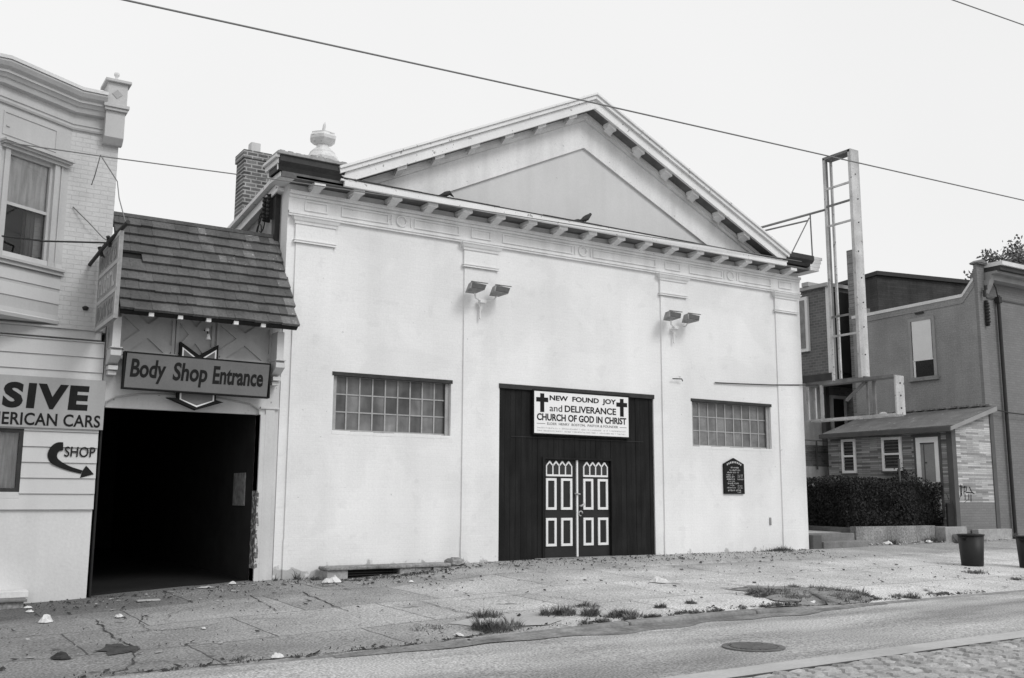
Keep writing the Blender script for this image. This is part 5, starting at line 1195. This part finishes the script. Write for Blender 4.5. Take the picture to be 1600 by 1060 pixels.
# rough grass patch where paving is missing
b = MB()
pg_ = [(11.9, -5.1), (12.7, -5.1), (13.5, -5.5), (13.75, -6.2), (13.5, -7.0), (12.4, -7.22), (11.5, -7.22), (11.75, -6.4), (11.85, -5.7)]
cx_, cy_ = 12.65, -6.25
ring = []
for i, p in enumerate(pg_):
    p2 = pg_[(i+1) % len(pg_)]
    for t in (0, .25, .5, .75): ring.append((p[0]+(p2[0]-p[0])*t+q.uniform(-.22, .22), p[1]+(p2[1]-p[1])*t+q.uniform(-.16, .16)))
rows = 6; n = len(ring)
for k in range(rows+1):
    s_ = 1-k/rows
    for (x, y) in ring:
        xx, yy = cx_+(x-cx_)*s_, cy_+(y-cy_)*s_; yy = max(yy, KY+.05); b.v.append((xx, yy, zg(xx, yy)+(.014 if k == 0 else .015+.05*(1-s_)**.5+q.uniform(-.015, .02))))
for k in range(rows):
    for j in range(n): b.f.append((k*n+j, k*n+(j+1) % n, (k+1)*n+(j+1) % n, (k+1)*n+j))
struct('bare_soil', b, 'soil', True)
b = MB()
for _ in range(120):
    a = q.uniform(0, 6.28); d = math.sqrt(q.random())*.95; blades(b, cx_+1.0*d*math.cos(a), cy_+.9*d*math.sin(a), q.uniform(.05, .25), q.randrange(60, 220), q.uniform(.04, .16), q)
tag(put(b, 'grass', 'weed', origin=(cx_, cy_, -.2)), 'rough dry grass on the bare soil where kerb paving is missing', 'grass', kind='stuff')
b = MB()
for _ in range(70): blades(b, q.uniform(7.4, 11.6), KY+q.uniform(.0, .12), q.uniform(.03, .1), q.randrange(15, 60), q.uniform(.04, .1), q)
tag(put(b, 'kerb_grass', 'weed', origin=(9.5, KY, -.25)), 'thin grass and weeds sprouting along the kerb joint', 'grass', kind='stuff')
b = MB(); n = 60
for i in range(n+1):
    x = 4.2+8.9*i/n; e_ = max(.0, math.sin(math.pi*i/n)); wv = .03+.26*e_*(1+.4*math.sin(i*.31)+.25*math.sin(i*.83+1))+q.uniform(0, .02)
    b.v += [(x, KY-.1, zr(x)+.022), (x, KY-.13-wv*.4, zr(x)+.014), (x, KY-.13-wv, zr(x)+.003)]
for i in range(n):
    for j in (0, 1): b.f.append((3*i+j, 3*i+3+j, 3*i+4+j, 3*i+1+j))
struct('gutter_dirt', b, 'gutterdirt', True)
# grit and leaves along the wall foot and gutter
b = MB(); q = random.Random(31)
for _ in range(3600):
    u_ = q.random()
    if u_ < .12: x = q.gauss(8.2, .9); y = -.62-abs(q.gauss(0, .25))
    elif u_ < .55: x = q.uniform(2, 19.5); y = -abs(q.gauss(0, .8))-.15
    elif u_ < .75: x = q.uniform(1, 16); y = KY+abs(q.gauss(0, .14))
    else: x = q.uniform(0, 20); y = q.uniform(-7, -.3)
    if u_ > .93: x = q.uniform(22.2, 28); y = .22-abs(q.gauss(0, .12))
    if y < KY+.04: continue
    z = zg(x, y)+.012; s_ = q.choice((.007, .008, .01, .01, .012, .014, .02, .034, .05))*q.uniform(.7, 1.2); a = q.uniform(0, 3.1); c, d = math.cos(a)*s_, math.sin(a)*s_
    b.quad((x-c, y-d, z), (x+d*.6, y-c*.6, z+q.uniform(0, .025)), (x+c, y+d, z+q.uniform(0, .03)), (x-d*.6, y+c*.6, z))
tag(put(b, 'leaf_litter', 'rag', origin=(9, -3, -.3)), 'scattered dark grit and dead leaves on the sidewalk', 'leaf litter', kind='stuff')
b = MB()
for _ in range(480):
    if q.random() < .75: x = q.uniform(3, 19.5); y = -abs(q.gauss(0, .9))-.2
    else: x = q.uniform(0, 18); y = q.uniform(-7, -.3)
    z = zg(x, y)+.013; s_ = q.choice((.01, .014, .02, .03, .05))*q.uniform(.7, 1.2); a = q.uniform(0, 3.1); c, d = math.cos(a)*s_, math.sin(a)*s_
    b.quad((x-c, y-d, z), (x+d*.7, y-c*.7, z+q.uniform(0, .015)), (x+c, y+d, z+q.uniform(0, .02)), (x-d*.7, y+c*.7, z))
tag(put(b, 'paper_scraps', 'stone', origin=(9, -3, -.3)), 'tiny pale scraps strewn along the wall foot and sidewalk', 'litter', kind='stuff')
def crumple(x, y, w, d, h, seed, rot=0):
    q = random.Random(seed); mb = MB(); n = 7; c, s_ = math.cos(rot), math.sin(rot); top = zg(x, y)
    for i in range(n):
        for j in range(n):
            u = (i/(n-1)-.5)*2; v = (j/(n-1)-.5)*2; e = max(0, 1-max(abs(u), abs(v))**2)
            a = u*w/2*(1-.25*abs(v))+q.uniform(-.08, .08)*w; bb = v*d/2*(1-.25*abs(u))+q.uniform(-.08, .08)*d
            mb.v.append((x+a*c-bb*s_, y+a*s_+bb*c, zg(x, y)+.013+h*e*q.uniform(.4, 1.1)))
    for i in range(n-1):
        for j in range(n-1): mb.f.append((i*n+j, (i+1)*n+j, (i+1)*n+j+1, i*n+j+1))
    return mb
LIT = [(6.78, -.95, .36, .26, .13, 'paper', 'large crumpled white paper at the left end of the cellar slab'),
       (2.06, -2.65, .2, .16, .1, 'paper', 'pointed white paper wad on the dark sidewalk at the far left'), (2.96, -2.75, .22, .12, .04, 'paper', 'flat crumpled white paper between the wad and the plank'),
       (11.3, -4.25, .34, .2, .1, 'paper', 'crumpled white paper lying on the sidewalk before the church doors'), (3.68, -7.1, .14, .09, .05, 'paper', 'white paper scrap lying on the left kerb edge'),
       (11.95, -7.0, .34, .12, .05, 'paper', 'white paper at the kerb edge of the grassy patch'), (2.06, -.75, .14, .12, .03, 'paper', 'small white scrap by the doorstep, nearer the wall'), (2.02, -1.3, .16, .1, .03, 'paper', 'small white scrap by the doorstep, farther from the wall'),
       (5.3, -.15, .16, .12, .05, 'paper', 'white scrap in the mouth of the garage at its right jamb'), (4.8, -.3, .3, .1, .03, 'cardboard', 'grey flattened card in the mouth of the garage'),
       (7.9, -1.75, .12, .08, .04, 'paper', 'small white scrap in front of the cellar slab'), (3.6, -4.6, .12, .06, .02, 'paper', 'tiny white scrap in the middle of the dark driveway'),
       (1.78, -5.85, .26, .16, .07, 'rag', 'dark rag lying on the driveway at the lower left'), (22.9, .05, .3, .16, .1, 'paper', 'white paper caught at the foot of the low hedge wall'), (24.6, .0, .32, .16, .08, 'paper', 'pale rubbish at the right end of the low hedge wall'),
       (15.2, -6.6, .2, .1, .03, 'cardboard', 'pale scrap right of the grassy patch'), (5.9, -7.0, .16, .08, .03, 'paper', 'small scrap near the kerb below the straggly weed')]
for i, (x, y, w, d, h, mt_, lab) in enumerate(LIT):
    nm = {'paper': 'crumpled_paper', 'cardboard': 'cardboard_scrap', 'rag': 'rag'}[mt_]
    tag(put(crumple(x, y, w, d, h, 50+i, i*.7), nm, mt_), lab, 'litter' if mt_ != 'rag' else 'rag', 'litter on the sidewalk')
z = zg(3.65, -1.25); tag(put(MB().box(3.5, 3.84, -1.3, -1.2, z+.008, z+.03), 'plank', 'cardboard', bevel=.004), 'short pale plank lying before the garage doorway', 'plank')
# cracks and broken slab
def crack(mb, pts, w):
    q = random.Random(len(mb.v)+5); P = []
    for (a, b_), (c, d) in zip(pts, pts[1:]):
        n = max(2, int(math.hypot(c-a, d-b_)/.12))
        for k in range(n): t = k/n; P.append((a+(c-a)*t+q.uniform(-.025, .025), b_+(d-b_)*t+q.uniform(-.025, .025)))
    P.append(pts[-1])
    i0 = len(mb.v)
    for k, (x, y) in enumerate(P):
        a = P[max(0, k-1)]; c = P[min(len(P)-1, k+1)]; d = Vector((c[0]-a[0], c[1]-a[1])).normalized(); ww = .6*w*q.uniform(.25, 1.2)*(.3 if k in (0, len(P)-1) else 1)
        for s_ in (-1, 1): xx, yy = x-d.y*ww*s_, y+d.x*ww*s_; mb.v.append((xx, yy, zg(xx, yy)+.011))
    for k in range(len(P)-1): i = i0+2*k; mb.f.append((i, i+1, i+3, i+2))
b = MB()
crack(b, [(2.63, -2.9), (2.55, -4.3), (2.58, -5.7), (2.24, -6.9), (1.94, -7.0)], .022); crack(b, [(3.29, -2.7), (3.05, -3.6), (3.02, -4.31)], .016); crack(b, [(2.55, -4.4), (3.02, -4.3), (3.42, -4.45), (3.9, -4.3)], .016)
crack(b, [(5.84, -1.98), (5.62, -4.4)], .02); crack(b, [(6.9, -3.9), (6.87, -5.67), (6.6, -6.9)], .02); crack(b, [(5.1, -1.7), (4.95, -3.0), (4.85, -3.7)], .014); crack(b, [(5.62, -4.4), (7.4, -4.3), (9.3, -4.4)], .012)
crack(b, [(2.0, -7.1), (3.0, -7.12), (4.5, -7.15), (5.6, -7.13), (6.4, -7.1)], .03); crack(b, [(4.1, -3.9), (4.9, -4.6)], .012); crack(b, [(9.3, -3.4), (13.5, -3.5), (18, -3.6)], .012); crack(b, [(8.6, -4.4), (8.9, -5.8)], .012)
crack(b, [(2.24, -6.4), (2.7, -6.7), (3.2, -6.85)], .02); crack(b, [(12.2, -4.2), (12.6, -5.1)], .014); crack(b, [(16.5, -.5), (16.9, -3.5)], .012); crack(b, [(13.4, -.4), (13.6, -3.4)], .01)
crack(b, [(4.3, -2.4), (3.6, -2.9), (3.4, -3.6)], .01)
struct('pavement_cracks', b, 'crack')
b = MB(); n = 22; q = random.Random(12); P = [(2.42+.22*math.cos(6.283*i/n)*q.uniform(.5, 1.3), -5.55+.42*math.sin(6.283*i/n)*q.uniform(.6, 1.25)) for i in range(n)]
b.v += [(x, y, zg(x, y)+.0125) for x, y in P]+[(2.42, -5.55, zg(2.42, -5.55)+.02)]
for i in range(n): b.f.append((i, (i+1) % n, n))
struct('broken_paving', b, 'crack')
b = MB(); n = 14; P = [(7.0+.75*math.cos(6.28*i/n)*(1+.2*math.sin(i*2.3)), -6.35+.55*math.sin(6.28*i/n)*(1+.2*math.cos(i*1.7))) for i in range(n)]
b.v += [(x, y, zg(x, y)+.0105) for x, y in P]; b.f.append(tuple(range(n))); struct('pale_patch', b, 'path')
